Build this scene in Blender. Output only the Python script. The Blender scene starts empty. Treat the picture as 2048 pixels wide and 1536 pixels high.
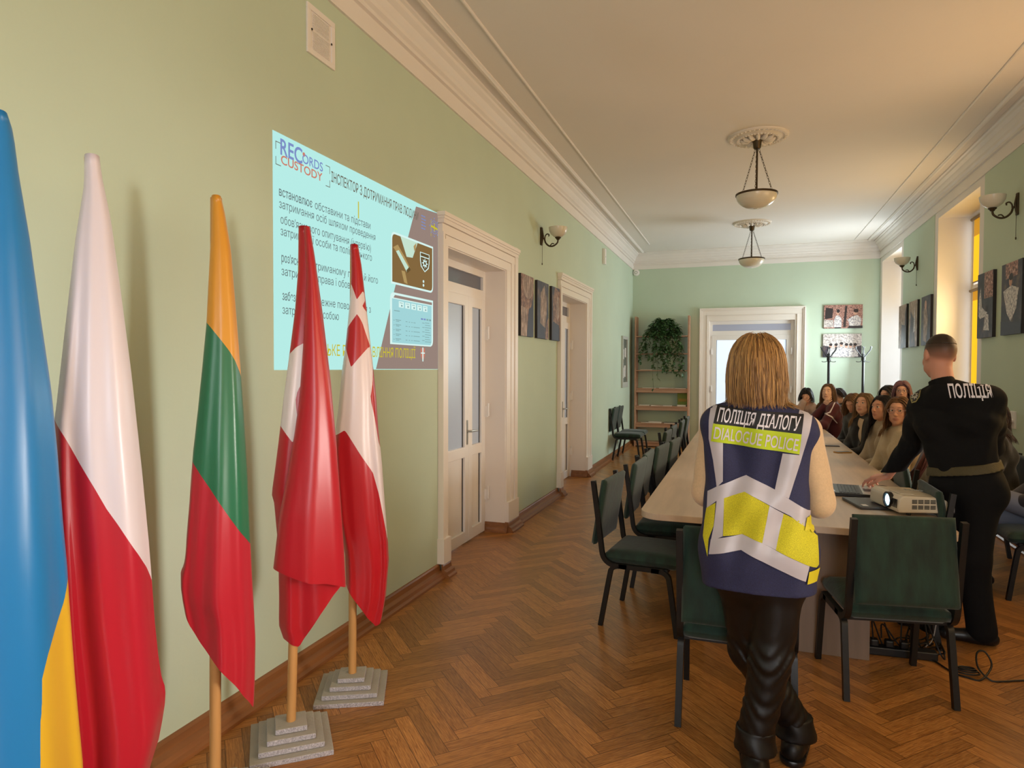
import bpy, bmesh, math, random
import numpy as np
from mathutils import Vector, Matrix
from mathutils.bvhtree import BVHTree

SC = bpy.context.scene
COL = SC.collection
PI = math.pi
rnd = random.Random(7)

# ------------------------------------------------------------------ camera
cd = bpy.data.cameras.new('camera')
cam = bpy.data.objects.new('camera', cd)
COL.objects.link(cam)
cd.sensor_fit = 'HORIZONTAL'
cd.sensor_width = 36.0
cd.lens = 36.0 * 1310.0 / 2048.0
cd.clip_start = 0.05
cd.clip_end = 200


def cam_matrix(yaw, pitch, roll, loc):
    f = np.array([-math.sin(yaw) * math.cos(pitch), math.cos(yaw) * math.cos(pitch), math.sin(pitch)])
    r = np.array([math.cos(yaw), math.sin(yaw), 0.0])
    u = np.cross(r, f)
    r2 = r * math.cos(roll) + u * math.sin(roll)
    u2 = -r * math.sin(roll) + u * math.cos(roll)
    return Matrix(((r2[0], u2[0], -f[0], loc[0]), (r2[1], u2[1], -f[1], loc[1]),
                   (r2[2], u2[2], -f[2], loc[2]), (0, 0, 0, 1)))


cam.matrix_world = cam_matrix(math.radians(19.493), math.radians(-1.465), math.radians(0.164), (0, 0, 1.6))
SC.camera = cam

# ------------------------------------------------------------------ light, exposure
SC.view_settings.view_transform = 'Standard'
SC.view_settings.look = 'None'
SC.view_settings.exposure = 0.0
SC.view_settings.gamma = 1.0
SC.view_settings.use_curve_mapping = False
SC.cycles.use_denoising = True
SC.cycles.max_bounces = 8
SC.cycles.diffuse_bounces = 5
SC.cycles.glossy_bounces = 3
SC.cycles.transmission_bounces = 6
SC.cycles.transparent_max_bounces = 8
SC.cycles.sample_clamp_indirect = 4.0

W = bpy.data.worlds.new('overcast_daylight')
SC.world = W
W.use_nodes = True
W.node_tree.nodes['Background'].inputs[0].default_value = (0.86, 0.93, 1.0, 1)
W.node_tree.nodes['Background'].inputs[1].default_value = 2.2


YBACK = -3.6


def area(name, loc, size, power, col, aim=(-1, 0, 0), spread=180):
    l = bpy.data.lights.new(name, 'AREA')
    l.shape = 'RECTANGLE'
    l.size, l.size_y = size
    l.energy = power
    l.color = col
    l.spread = math.radians(spread)
    o = bpy.data.objects.new(name, l)
    COL.objects.link(o)
    o.location = loc
    o.rotation_euler = Vector(aim).to_track_quat('-Z', 'Z').to_euler()
    return o


# daylight coming in at the windows of the right wall: warm through the yellow
# blinds, cool at the far window whose blind is up
WARM = (1.0, 0.64, 0.35)
UPW = (-1, 0, 0.02)
area('window_light', (2.60, -1.85, 2.35), (0.9, 2.0), 24, WARM, UPW)
area('window_light', (2.60, 1.80, 2.4), (0.9, 1.9), 28, WARM, UPW)
area('window_light', (2.60, 5.35, 2.35), (0.9, 2.0), 32, WARM, UPW)
area('window_light', (2.58, 8.62, 2.25), (0.6, 1.9), 37, (1.0, 0.71, 0.37), UPW)
area('window_light', (2.60, 12.40, 2.2), (0.9, 2.3), 124, (0.82, 0.95, 1.0), (-1, -0.55, 0.08))
# whiter daylight under the blinds' lower edges
area('window_light', (2.60, 1.80, 1.25), (0.9, 0.5), 9.5, (1.0, 0.93, 0.86), (-1, 0, -0.07), 50)
area('window_light', (2.60, 5.35, 1.25), (0.9, 0.5), 8, (1.0, 0.93, 0.86), (-1, 0, -0.06), 52)
# the uncovered window in the wall behind the camera
area('window_light', (0.75, YBACK + 0.02, 1.8), (1.6, 1.8), 105, (0.95, 0.96, 1.0), (-0.30, 1, -0.42))


# ------------------------------------------------------------------ materials
def lin(h):
    h = h.lstrip('#')
    c = [int(h[i:i + 2], 16) / 255 for i in (0, 2, 4)]
    return tuple((x / 12.92 if x <= 0.04045 else ((x + 0.055) / 1.055) ** 2.4) for x in c)


MATS = {}


def mat(name, col='#808080', rough=0.6, metal=0.0, noise=None, bump=None, sheen=0.0, coat=0.0,
        attr=None, spec=0.5, emit=None, alpha=None, trans=0.0, stretch=(1, 1, 1), sss=0.0):
    if name in MATS:
        return MATS[name]
    m = bpy.data.materials.new(name)
    m.use_nodes = True
    nt = m.node_tree
    b = nt.nodes['Principled BSDF']
    c = lin(col) + (1,)
    b.inputs['Base Color'].default_value = c
    b.inputs['Roughness'].default_value = rough
    b.inputs['Metallic'].default_value = metal
    b.inputs['Specular IOR Level'].default_value = spec
    b.inputs['Sheen Weight'].default_value = sheen
    b.inputs['Coat Weight'].default_value = coat
    b.inputs['Transmission Weight'].default_value = trans
    if sss:
        b.inputs['Subsurface Weight'].default_value = sss
        b.inputs['Subsurface Radius'].default_value = (0.012, 0.005, 0.003)
    if emit:
        b.inputs['Emission Color'].default_value = lin(emit[0]) + (1,)
        b.inputs['Emission Strength'].default_value = emit[1]
    if alpha is not None:
        b.inputs['Alpha'].default_value = alpha
    base = None
    tc = mp = None
    if noise or bump:
        tc = nt.nodes.new('ShaderNodeTexCoord')
        mp = nt.nodes.new('ShaderNodeMapping')
        mp.inputs['Scale'].default_value = stretch
        nt.links.new(tc.outputs['Object'], mp.inputs['Vector'])
    if attr:
        a = nt.nodes.new('ShaderNodeAttribute')
        a.attribute_name = attr
        base = a.outputs['Color']
    if noise:
        sc, amt = noise
        n = nt.nodes.new('ShaderNodeTexNoise')
        n.inputs['Scale'].default_value = sc
        n.inputs['Detail'].default_value = 4
        nt.links.new(mp.outputs[0], n.inputs['Vector'])
        mr = nt.nodes.new('ShaderNodeMapRange')
        mr.inputs[1].default_value = 0.3
        mr.inputs[2].default_value = 0.7
        mr.inputs[3].default_value = 1 - amt
        mr.inputs[4].default_value = 1 + amt
        nt.links.new(n.outputs['Fac'], mr.inputs[0])
        mx = nt.nodes.new('ShaderNodeVectorMath')
        mx.operation = 'SCALE'
        if base:
            nt.links.new(base, mx.inputs[0])
        else:
            mx.inputs[0].default_value = c[:3]
        nt.links.new(mr.outputs[0], mx.inputs['Scale'])
        base = mx.outputs[0]
    if base:
        nt.links.new(base, b.inputs['Base Color'])
    if bump:
        sc, st = bump
        n = nt.nodes.new('ShaderNodeTexNoise')
        n.inputs['Scale'].default_value = sc
        n.inputs['Detail'].default_value = 3
        nt.links.new(mp.outputs[0], n.inputs['Vector'])
        bp = nt.nodes.new('ShaderNodeBump')
        bp.inputs['Strength'].default_value = st
        bp.inputs['Distance'].default_value = 0.01
        nt.links.new(n.outputs['Fac'], bp.inputs['Height'])
        nt.links.new(bp.outputs[0], b.inputs['Normal'])
    MATS[name] = m
    return m


def emat(name, col, s=1.0):
    """light of the projector or a lit pane"""
    if name in MATS:
        return MATS[name]
    m = bpy.data.materials.new(name)
    m.use_nodes = True
    nt = m.node_tree
    b = nt.nodes['Principled BSDF']
    b.inputs['Base Color'].default_value = (0.02, 0.02, 0.02, 1)
    b.inputs['Roughness'].default_value = 1
    b.inputs['Specular IOR Level'].default_value = 0
    b.inputs['Emission Color'].default_value = lin(col) + (1,)
    b.inputs['Emission Strength'].default_value = s
    MATS[name] = m
    return m


# ------------------------------------------------------------------ object helpers
def tag(o, label=None, cat=None, group=None, kind=None):
    if label:
        o['label'] = label
    if cat:
        o['category'] = cat
    if group:
        o['group'] = group
    if kind:
        o['kind'] = kind
    return o


def thing(name, loc, label, cat, group=None, rotz=0.0):
    o = bpy.data.objects.new(name, None)
    o.empty_display_size = 0.1
    COL.objects.link(o)
    o.location = loc
    o.rotation_euler = (0, 0, rotz)
    return tag(o, label, cat, group)


def root_of(o):
    while o.parent:
        o = o.parent
    return o


def mesh_obj(name, V, F, mats, parent=None, smooth=None, midx=None, origin=None, fl=None, cl=None, uv=None, local=False):
    """V in world coordinates (or in the parent's frame when local) -> one mesh object"""
    V = np.asarray(V, dtype=float).reshape(-1, 3)
    if parent is not None:
        o0 = np.zeros(3) if local else np.array(root_of(parent).location)
    elif origin is not None:
        o0 = np.array(origin, float)
    elif local:
        o0 = np.zeros(3)
    else:
        o0 = np.array([(V[:, 0].min() + V[:, 0].max()) / 2, (V[:, 1].min() + V[:, 1].max()) / 2, V[:, 2].min()])
    me = bpy.data.meshes.new(name)
    if isinstance(F, np.ndarray):
        n, k = F.shape
        me.vertices.add(len(V))
        me.vertices.foreach_set('co', (V - o0).astype(np.float32).ravel())
        me.loops.add(n * k)
        me.loops.foreach_set('vertex_index', F.astype(np.int32).ravel())
        me.polygons.add(n)
        me.polygons.foreach_set('loop_start', np.arange(0, n * k, k, dtype=np.int32))
        me.update(calc_edges=True)
    else:
        me.from_pydata([tuple(v) for v in (V - o0)], [], [tuple(f) for f in F])
        me.update()
    for m in (mats if isinstance(mats, (list, tuple)) else [mats]):
        me.materials.append(m)
    if midx is not None:
        me.polygons.foreach_set('material_index', np.asarray(midx, dtype=np.int32))
    if smooth is not None:
        me.polygons.foreach_set('use_smooth', np.ones(len(me.polygons), dtype=bool))
        if smooth < 3:
            me.set_sharp_from_angle(angle=smooth)
    for k, a in (fl or {}).items():
        at = me.attributes.new(k, 'FLOAT', 'POINT')
        at.data.foreach_set('value', np.asarray(a, dtype=np.float32))
    for k, a in (cl or {}).items():
        at = me.attributes.new(k, 'FLOAT_COLOR', 'POINT')
        a = np.asarray(a, dtype=np.float32)
        at.data.foreach_set('color', np.hstack([a, np.ones((len(a), 1), np.float32)]).ravel())
    o = bpy.data.objects.new(name, me)
    COL.objects.link(o)
    if parent is not None:
        o.parent = parent
    else:
        o.location = o0
    return o


class MB:
    """collects shapes; build() links them as ONE mesh object"""

    def __init__(s):
        s.v, s.f, s.m = [], [], []

    def add(s, V, F, m=0):
        n = len(s.v)
        s.v += [tuple(v) for v in V]
        s.f += [tuple(i + n for i in f) for f in F]
        s.m += [m] * len(F)
        return s

    def box2(s, lo, hi, m=0):
        x0, y0, z0 = lo
        x1, y1, z1 = hi
        V = [(x0, y0, z0), (x1, y0, z0), (x1, y1, z0), (x0, y1, z0), (x0, y0, z1), (x1, y0, z1), (x1, y1, z1), (x0, y1, z1)]
        return s.add(V, [(0, 3, 2, 1), (4, 5, 6, 7), (0, 1, 5, 4), (1, 2, 6, 5), (2, 3, 7, 6), (3, 0, 4, 7)], m)

    def box(s, c, size, rot=None, m=0):
        h = [x / 2 for x in size]
        t = MB().box2([-x for x in h], h)
        if rot is None:
            R = Matrix.Identity(3)
        elif isinstance(rot, (int, float)):
            R = Matrix.Rotation(rot, 3, 'Z')
        else:
            R = rot
        return s.add([Vector(c) + R @ Vector(v) for v in t.v], t.f, m)

    def tube(s, path, r, n=8, m=0, square=False, closed=False):
        P = [Vector(p) for p in path]
        R = r if isinstance(r, (list, tuple)) else [r] * len(P)
        rings = []
        up = None
        L = len(P)
        for i, p in enumerate(P):
            a = P[(i - 1) % L] if (closed or i > 0) else P[i]
            b = P[(i + 1) % L] if (closed or i < L - 1) else P[i]
            t = (b - a)
            if t.length < 1e-9:
                t = Vector((0, 0, 1))
            t.normalize()
            if up is None:
                up = Vector((0, 0, 1)) if abs(t.z) < 0.9 else Vector((0, 1, 0))
            x = up - t * up.dot(t)
            if x.length < 1e-6:
                x = t.orthogonal()
            x.normalize()
            up = x
            y = t.cross(x)
            ring = []
            for k in range(n):
                an = 2 * PI * (k + (0.5 if square else 0)) / n
                q = R[i] * (1.4142 if square else 1)
                ring.append(p + x * math.cos(an) * q + y * math.sin(an) * q)
            rings.append(ring)
        V = [v for ring in rings for v in ring]
        F = []
        for i in range(L if closed else L - 1):
            j = (i + 1) % L
            for k in range(n):
                F.append((i * n + k, i * n + (k + 1) % n, j * n + (k + 1) % n, j * n + k))
        if not closed:
            F.append(tuple(range(n))[::-1])
            F.append(tuple((L - 1) * n + k for k in range(n)))
        return s.add(V, F, m)

    def lathe(s, prof, c, n=24, m=0, R=None):
        V, F = [], []
        R = R or Matrix.Identity(3)
        for (r, z) in prof:
            for k in range(n):
                a = 2 * PI * k / n
                V.append(Vector(c) + R @ Vector((r * math.cos(a), r * math.sin(a), z)))
        for i in range(len(prof) - 1):
            for k in range(n):
                F.append((i * n + k, i * n + (k + 1) % n, (i + 1) * n + (k + 1) % n, (i + 1) * n + k))
        F.append(tuple(range(n))[::-1])
        F.append(tuple((len(prof) - 1) * n + k for k in range(n)))
        return s.add(V, F, m)

    def prism(s, poly, f0, f1, m=0):
        """poly: 2D points; f0, f1 map a 2D point to a 3D point on either face"""
        n = len(poly)
        V = [f0(p) for p in poly] + [f1(p) for p in poly]
        F = [tuple(range(n))[::-1], tuple(range(n, 2 * n))]
        F += [(k, (k + 1) % n, n + (k + 1) % n, n + k) for k in range(n)]
        return s.add(V, F, m)

    def flat(s, poly, f, m=0):
        return s.add([f(p) for p in poly], [tuple(range(len(poly)))], m)

    def build(s, name, mats, parent=None, smooth=None, bevel=0, kind=None, local=False, origin=None, label=None, solid=0):
        o = mesh_obj(name, s.v, s.f, mats, parent, smooth, s.m, origin, local=local)
        bm = bmesh.new()
        bm.from_mesh(o.data)
        bmesh.ops.recalc_face_normals(bm, faces=bm.faces)
        bm.to_mesh(o.data)
        bm.free()
        if solid:
            md = o.modifiers.new('thickness', 'SOLIDIFY')
            md.thickness = solid
        if bevel:
            md = o.modifiers.new('bevel', 'BEVEL')
            md.width = bevel
            md.segments = 2
            md.limit_method = 'ANGLE'
        if kind:
            o['kind'] = kind
        if label:
            o['label'] = label
        return o


def copy_tree(o, parent=None):
    c = o.copy()
    COL.objects.link(c)
    if parent is not None:
        c.parent = parent
        c.matrix_parent_inverse = o.matrix_parent_inverse
    for ch in [x for x in KIDS.get(o.name, [])]:
        copy_tree(ch, c)
    return c


KIDS = {}


def note_kids(o):
    """remember a prototype's parts for copying"""
    ks = [x for x in COL.objects if x.parent == o]
    KIDS[o.name] = ks
    for k in ks:
        note_kids(k)
    return o


def smooth_path(pts, n=8):
    """Catmull-Rom through points"""
    P = [np.array(p, float) for p in pts]
    P = [2 * P[0] - P[1]] + P + [2 * P[-1] - P[-2]]
    out = []
    for i in range(1, len(P) - 2):
        for k in range(n):
            t = k / n
            a, b, c, d = P[i - 1:i + 3]
            out.append(tuple(0.5 * (2 * b + (c - a) * t + (2 * a - 5 * b + 4 * c - d) * t * t + (-a + 3 * b - 3 * c + d) * t ** 3)))
    out.append(tuple(P[-2]))
    return out


def _glyphs(body, size, off):
    c = bpy.data.curves.new('writing', 'FONT')
    c.body = body
    c.size = size
    c.offset = off
    c.resolution_u = 4
    o = bpy.data.objects.new('writing', c)
    COL.objects.link(o)
    bpy.context.view_layer.update()
    me = o.evaluated_get(bpy.context.evaluated_depsgraph_get()).to_mesh()
    V = np.array([v.co[:2] for v in me.vertices])
    F = [tuple(p.vertices) for p in me.polygons]
    bpy.data.objects.remove(o)
    bpy.data.curves.remove(c)
    return V, F


def text_mesh(body, cap, width=None, bold=0.0):
    """2D verts and faces of a line of writing: cap height and total width given, origin at its lower left"""
    size = cap / 0.73
    V, F = _glyphs(body, size, bold * size)
    k, d = size / 0.137, bold * size
    for i, ch in enumerate(body):
        if ch == 'н':                                   # this letter's strokes overlap in the font and fill badly: rebuilt from its bars
            x1 = _glyphs(body[:i + 1], size, 0)[0][:, 0].max()
            x0 = x1 - 0.059 * k
            F = [f for f in F if not (x0 - d - 0.002 * k < V[list(f), 0].mean() < x1 + d + 0.002 * k)]
            n = len(V)
            q = []
            for (xa, xb, ya, yb) in ((0, .012, 0, .074), (.047, .059, 0, .074), (.012, .047, .033, .044)):
                ex = d if xb - xa < .02 else -d
                q += [(x0 + xa * k - ex, ya * k - d * (ya > 0)), (x0 + xb * k + ex, ya * k - d * (ya > 0)), (x0 + xb * k + ex, yb * k + d), (x0 + xa * k - ex, yb * k + d)]
            V = np.vstack([V, np.array(q)])
            F += [(n + 4 * j, n + 4 * j + 1, n + 4 * j + 2, n + 4 * j + 3) for j in range(3)]
    V[:, 0] -= V[:, 0].min()
    if width:
        V[:, 0] *= width / V[:, 0].max()
    return V, F


# ------------------------------------------------------------------ smooth implicit surfaces
def _norm(v):
    v = np.asarray(v, float)
    return v / (np.linalg.norm(v) + 1e-12)


def cone(a, b, ra, rb=None, k=0.03):
    return ('c', np.asarray(a, float), np.asarray(b, float), ra, ra if rb is None else rb, k)


def ell(c, r, R=None, k=0.03, op='+'):
    return ('e', np.asarray(c, float), np.eye(3) if R is None else np.asarray(R, float), np.asarray(r, float), k, op)


def surface(prims, h, disp=None, clips=(), wob=0.0):
    lo = np.full(3, 1e9)
    hi = -lo
    for p in prims:
        if p[0] == 'c':
            r = max(p[3], p[4])
            l, g = np.minimum(p[1], p[2]) - r, np.maximum(p[1], p[2]) + r
        else:
            if p[5] == '-':
                continue
            ext = np.sqrt(((p[2] * p[3]) ** 2).sum(1))
            l, g = p[1] - ext, p[1] + ext
        lo = np.minimum(lo, l)
        hi = np.maximum(hi, g)
    lo -= 0.03
    hi += 0.03
    n = np.ceil((hi - lo) / h).astype(int) + 1
    ax = [lo[i] + h * np.arange(n[i]) for i in range(3)]
    D = np.full(n, 0.25, np.float32)
    for p in prims:
        k = p[5] if p[0] == 'c' else p[4]
        pad = k + 2.5 * h + 0.012
        if p[0] == 'c':
            r = max(p[3], p[4])
            l, g = np.minimum(p[1], p[2]) - r - pad, np.maximum(p[1], p[2]) + r + pad
        else:
            ext = np.sqrt(((p[2] * p[3]) ** 2).sum(1))
            l, g = p[1] - ext - pad, p[1] + ext + pad
        s = [slice(max(0, int((l[i] - lo[i]) / h)), max(0, min(n[i], int((g[i] - lo[i]) / h) + 2))) for i in range(3)]
        if any(q.stop <= q.start for q in s):
            continue
        X = ax[0][s[0]][:, None, None]
        Y = ax[1][s[1]][None, :, None]
        Z = ax[2][s[2]][None, None, :]
        if p[0] == 'c':
            a, b = p[1], p[2]
            ab = b - a
            dx, dy, dz = X - a[0], Y - a[1], Z - a[2]
            t = np.clip((dx * ab[0] + dy * ab[1] + dz * ab[2]) / (ab @ ab + 1e-12), 0, 1)
            d = np.sqrt((dx - t * ab[0]) ** 2 + (dy - t * ab[1]) ** 2 + (dz - t * ab[2]) ** 2) - (p[3] + (p[4] - p[3]) * t)
        else:
            c, R, r = p[1], p[2], p[3]
            dx, dy, dz = X - c[0], Y - c[1], Z - c[2]
            q = [(dx * R[0, i] + dy * R[1, i] + dz * R[2, i]) / r[i] for i in range(3)]
            k0 = np.sqrt(q[0] ** 2 + q[1] ** 2 + q[2] ** 2)
            k1 = np.sqrt((q[0] / r[0]) ** 2 + (q[1] / r[1]) ** 2 + (q[2] / r[2]) ** 2)
            d = k0 * (k0 - 1) / (k1 + 1e-9)
        sub = D[s[0], s[1], s[2]]
        if p[0] == 'e' and p[5] == '-':
            d = -d
            hh = np.maximum(k - np.abs(sub - d), 0) / max(k, 1e-6)
            D[s[0], s[1], s[2]] = np.maximum(sub, d) + hh * hh * k / 4
        else:
            hh = np.maximum(k - np.abs(sub - d), 0) / max(k, 1e-6)
            D[s[0], s[1], s[2]] = np.minimum(sub, d) - hh * hh * k / 4
    X, Y, Z = ax[0][:, None, None], ax[1][None, :, None], ax[2][None, None, :]
    if disp is not None:
        D = D + disp(X, Y, Z).astype(np.float32)
    for (pt, nn) in clips:
        nn = _norm(nn)
        D = np.maximum(D, ((X - pt[0]) * nn[0] + (Y - pt[1]) * nn[1] + (Z - pt[2]) * nn[2]).astype(np.float32))
    # surface nets
    S = D < 0
    c8 = [(i, j, k) for i in (0, 1) for j in (0, 1) for k in (0, 1)]
    m = np.array(D.shape) - 1

    def cut(A, o):
        return A[o[0]:o[0] + m[0], o[1]:o[1] + m[1], o[2]:o[2] + m[2]]
    cnt = sum(cut(S, o).astype(np.int8) for o in c8)
    act = (cnt > 0) & (cnt < 8)
    idx = np.full(act.shape, -1, np.int64)
    cells = np.argwhere(act)
    idx[act] = np.arange(len(cells))
    vals = np.stack([cut(D, o)[act] for o in c8], 1)
    pos = np.zeros((len(cells), 3))
    wt = np.zeros(len(cells))
    ci = {o: i for i, o in enumerate(c8)}
    for axis in range(3):
        for o in c8:
            if o[axis]:
                continue
            o2 = list(o)
            o2[axis] = 1
            a, b = vals[:, ci[o]], vals[:, ci[tuple(o2)]]
            x = (a < 0) != (b < 0)
            t = np.where(x, a / np.where(x, a - b, 1), 0)
            for q in range(3):
                pos[:, q] += np.where(x, (t if q == axis else o[q]), 0)
            wt += x
    V = lo + (cells + pos / wt[:, None]) * h
    Fs = []
    for axis in range(3):
        u, w = (axis + 1) % 3, (axis + 2) % 3
        sl0 = [slice(1, -1)] * 3
        sl1 = [slice(1, -1)] * 3
        sl0[axis] = slice(0, -1)
        sl1[axis] = slice(1, None)
        A, B = S[tuple(sl0)], S[tuple(sl1)]
        e = np.argwhere(A != B)
        if not len(e):
            continue
        flip = A[tuple(e.T)]
        off = np.ones(3, int)
        off[axis] = 0
        e = e + off
        du = np.zeros(3, int)
        dw = np.zeros(3, int)
        du[u] = 1
        dw[w] = 1
        q = [idx[tuple((e - d).T)] for d in (du * 0, du, du + dw, dw)]
        q = np.stack(q, 1)
        q[~flip] = q[~flip][:, ::-1]
        Fs.append(q)
    F = np.vstack(Fs)
    F = F[(F >= 0).all(1)]
    return V, F


def relax(V, F, it=1, lam=0.5):
    """even the surface a little"""
    for _ in range(it):
        acc = np.zeros_like(V)
        cn = np.zeros(len(V))
        for a in range(4):
            b = (a + 1) % 4
            np.add.at(acc, F[:, a], V[F[:, b]])
            np.add.at(cn, F[:, a], 1)
            np.add.at(acc, F[:, b], V[F[:, a]])
            np.add.at(cn, F[:, b], 1)
        V = V * (1 - lam) + lam * acc / np.maximum(cn, 1)[:, None]
    return V


def folds(amp, freq, seed=0, vert=1.0):
    r = np.random.RandomState(seed)
    K = [(r.randn(3) * freq * np.array([1, 1, vert]), r.rand() * 6.28) for _ in range(5)]

    def f(X, Y, Z):
        d = 0
        for k, ph in K:
            d = d + np.sin(X * k[0] + Y * k[1] + Z * k[2] + ph)
        return amp * (d / 2.2)
    return f


def drape(polys, bvh, y0, off, step=0.02, mats=None, name='', parent=None, fwd=(0, 1, 0), to3=None, smooth=1.0, midx=None):
    """lay flat shapes (x, z) on a garment: points travel along fwd onto its surface"""
    bm = bmesh.new()
    for k, (V, F) in enumerate(polys):
        vs = [bm.verts.new((p[0], 0, p[1])) for p in V]
        for f in F:
            try:
                bf = bm.faces.new([vs[i] for i in f])
                bf.material_index = midx[k] if midx else 0
            except ValueError:
                pass
    co = np.array([v.co for v in bm.verts])
    for axis in (0, 2):
        a, b = co[:, axis].min(), co[:, axis].max()
        n = int((b - a) / step)
        for i in range(1, n + 1):
            p = [0, 0, 0]
            p[axis] = a + (b - a) * i / (n + 1)
            nn = [0, 0, 0]
            nn[axis] = 1
            bmesh.ops.bisect_plane(bm, geom=bm.verts[:] + bm.edges[:] + bm.faces[:], plane_co=p, plane_no=nn, dist=1e-6)
    bmesh.ops.triangulate(bm, faces=[f for f in bm.faces if len(f.verts) > 4])
    f3 = Vector(fwd).normalized()
    V = []
    last = None
    for v in bm.verts:
        o = Vector(to3(v.co.x, v.co.z)) if to3 else Vector((v.co.x, y0, v.co.z))
        hit, nrm, _, dist = bvh.ray_cast(o, f3)
        if hit is None:
            hit, nrm, _, dist = bvh.find_nearest(o + f3 * (last if last else 0.3))
        else:
            last = dist
        if nrm.dot(f3) > 0:
            nrm = -nrm
        V.append(hit + nrm * off)
    bm.verts.index_update()
    F = [tuple(v.index for v in f.verts) for f in bm.faces]
    mi = [f.material_index for f in bm.faces]
    bm.free()
    return mesh_obj(name, V, F, mats, parent, smooth, midx=mi)


# ------------------------------------------------------------------ the room
XL, XR, YB, YF, ZC = -2.186, 2.345, -3.6, 13.65, 3.93
ZG = 3.617                                            # top of the green paint
m_wall = mat('wall_paint', '#c2d3be', 0.75, noise=(1.3, 0.03), bump=(60, 0.05))
m_white = mat('white_paint', '#e9e4df', 0.6, noise=(2, 0.02))
m_ceil = mat('ceiling_paint', '#e6e0da', 0.8, noise=(0.8, 0.02))
m_trim = mat('trim_gloss_paint', '#eee6dd', 0.35)
m_pvc = mat('white_plastic', '#ece8e4', 0.3)
m_dark = mat('black_gap', '#1a1a1c', 0.6)
m_metal = mat('brushed_metal', '#b8b4aa', 0.3, metal=1)
m_bronze = mat('aged_bronze', '#4b3f2e', 0.4, metal=0.8)

# parquet: herringbone of oak blocks, zigzag running along the room
PW, PN = 0.07, 6
PL = PW * PN
fv, ff, fr, fuv = [], [], [], []
c45 = math.sqrt(0.5)


def plank(x0, y0, x1, y1, along_x):
    q = [(x0, y0), (x1, y0), (x1, y1), (x0, y1)]
    w = [((x - y) * c45 + 0.05, (x + y) * c45 - 3.0) for x, y in q]
    cx = sum(p[0] for p in w) / 4
    cy = sum(p[1] for p in w) / 4
    if not (XL - 0.55 < cx < XR + 0.1 and YB - 0.1 < cy < YF + 0.2):
        return
    n = len(fv)
    fv.extend((min(max(p[0], XL - 0.62), XR + 0.45), min(max(p[1], YB), YF + 0.3), 0.0) for p in w)
    ff.append((n, n + 1, n + 2, n + 3))
    fr.append(rnd.random())
    fuv.extend([(0, 0), (1, 0), (1, 1), (0, 1)] if along_x else [(0, 1), (0, 0), (1, 0), (1, 1)])


for k in range(-60, 330):
    for j in range(-30, 30):
        ox, oy = (k + j * PN) * PW, (k - j * PN) * PW
        plank(ox, oy, ox + PL, oy + PW, True)
        plank(ox + PL, oy + (1 - PN) * PW, ox + PL + PW, oy + PW, False)

m_floor = bpy.data.materials.new('oak_parquet')
m_floor.use_nodes = True
nt = m_floor.node_tree
bs = nt.nodes['Principled BSDF']
uvn = nt.nodes.new('ShaderNodeUVMap')
at = nt.nodes.new('ShaderNodeAttribute')
at.attribute_name = 'rnd'
mp = nt.nodes.new('ShaderNodeMapping')
mp.inputs['Scale'].default_value = (3.0, 9.0, 1)
ad = nt.nodes.new('ShaderNodeVectorMath')
ad.operation = 'ADD'
sc = nt.nodes.new('ShaderNodeVectorMath')
sc.operation = 'SCALE'
sc.inputs[0].default_value = (37.0, 53.0, 0)
nt.links.new(at.outputs['Fac'], sc.inputs['Scale'])
nt.links.new(uvn.outputs[0], mp.inputs[0])
nt.links.new(mp.outputs[0], ad.inputs[0])
nt.links.new(sc.outputs[0], ad.inputs[1])
gr = nt.nodes.new('ShaderNodeTexNoise')
gr.inputs['Scale'].default_value = 1.6
gr.inputs['Detail'].default_value = 6
gr.inputs['Distortion'].default_value = 1.2
nt.links.new(ad.outputs[0], gr.inputs['Vector'])
rp = nt.nodes.new('ShaderNodeValToRGB')
rp.color_ramp.elements[0].position = 0.30
rp.color_ramp.elements[0].color = lin('#865224') + (1,)
rp.color_ramp.elements[1].position = 0.72
rp.color_ramp.elements[1].color = lin('#c88e4e') + (1,)
nt.links.new(gr.outputs['Fac'], rp.inputs[0])
hs = nt.nodes.new('ShaderNodeHueSaturation')
mr = nt.nodes.new('ShaderNodeMapRange')
mr.inputs[3].default_value = 0.72
mr.inputs[4].default_value = 1.18
nt.links.new(at.outputs['Fac'], mr.inputs[0])
nt.links.new(mr.outputs[0], hs.inputs['Value'])
nt.links.new(rp.outputs[0], hs.inputs['Color'])
# joints between the blocks
sx = nt.nodes.new('ShaderNodeSeparateXYZ')
nt.links.new(uvn.outputs[0], sx.inputs[0])


def joint(out, w):
    a = nt.nodes.new('ShaderNodeMath')
    a.operation = 'PINGPONG'
    a.inputs[1].default_value = 0.5
    nt.links.new(out, a.inputs[0])
    b = nt.nodes.new('ShaderNodeMath')
    b.operation = 'LESS_THAN'
    b.inputs[1].default_value = w
    nt.links.new(a.outputs[0], b.inputs[0])
    return b


ja, jb = joint(sx.outputs[0], 0.004), joint(sx.outputs[1], 0.022)
mx = nt.nodes.new('ShaderNodeMath')
mx.operation = 'MAXIMUM'
nt.links.new(ja.outputs[0], mx.inputs[0])
nt.links.new(jb.outputs[0], mx.inputs[1])
mc = nt.nodes.new('ShaderNodeMix')
mc.data_type = 'RGBA'
mc.inputs[7].default_value = lin('#4a2c16') + (1,)
sm = nt.nodes.new('ShaderNodeMath')
sm.operation = 'MULTIPLY'
sm.inputs[1].default_value = 0.75
nt.links.new(mx.outputs[0], sm.inputs[0])
nt.links.new(sm.outputs[0], mc.inputs[0])
nt.links.new(hs.outputs[0], mc.inputs[6])
nt.links.new(mc.outputs[2], bs.inputs['Base Color'])
rr = nt.nodes.new('ShaderNodeMapRange')
rr.inputs[3].default_value = 0.22
rr.inputs[4].default_value = 0.42
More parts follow.
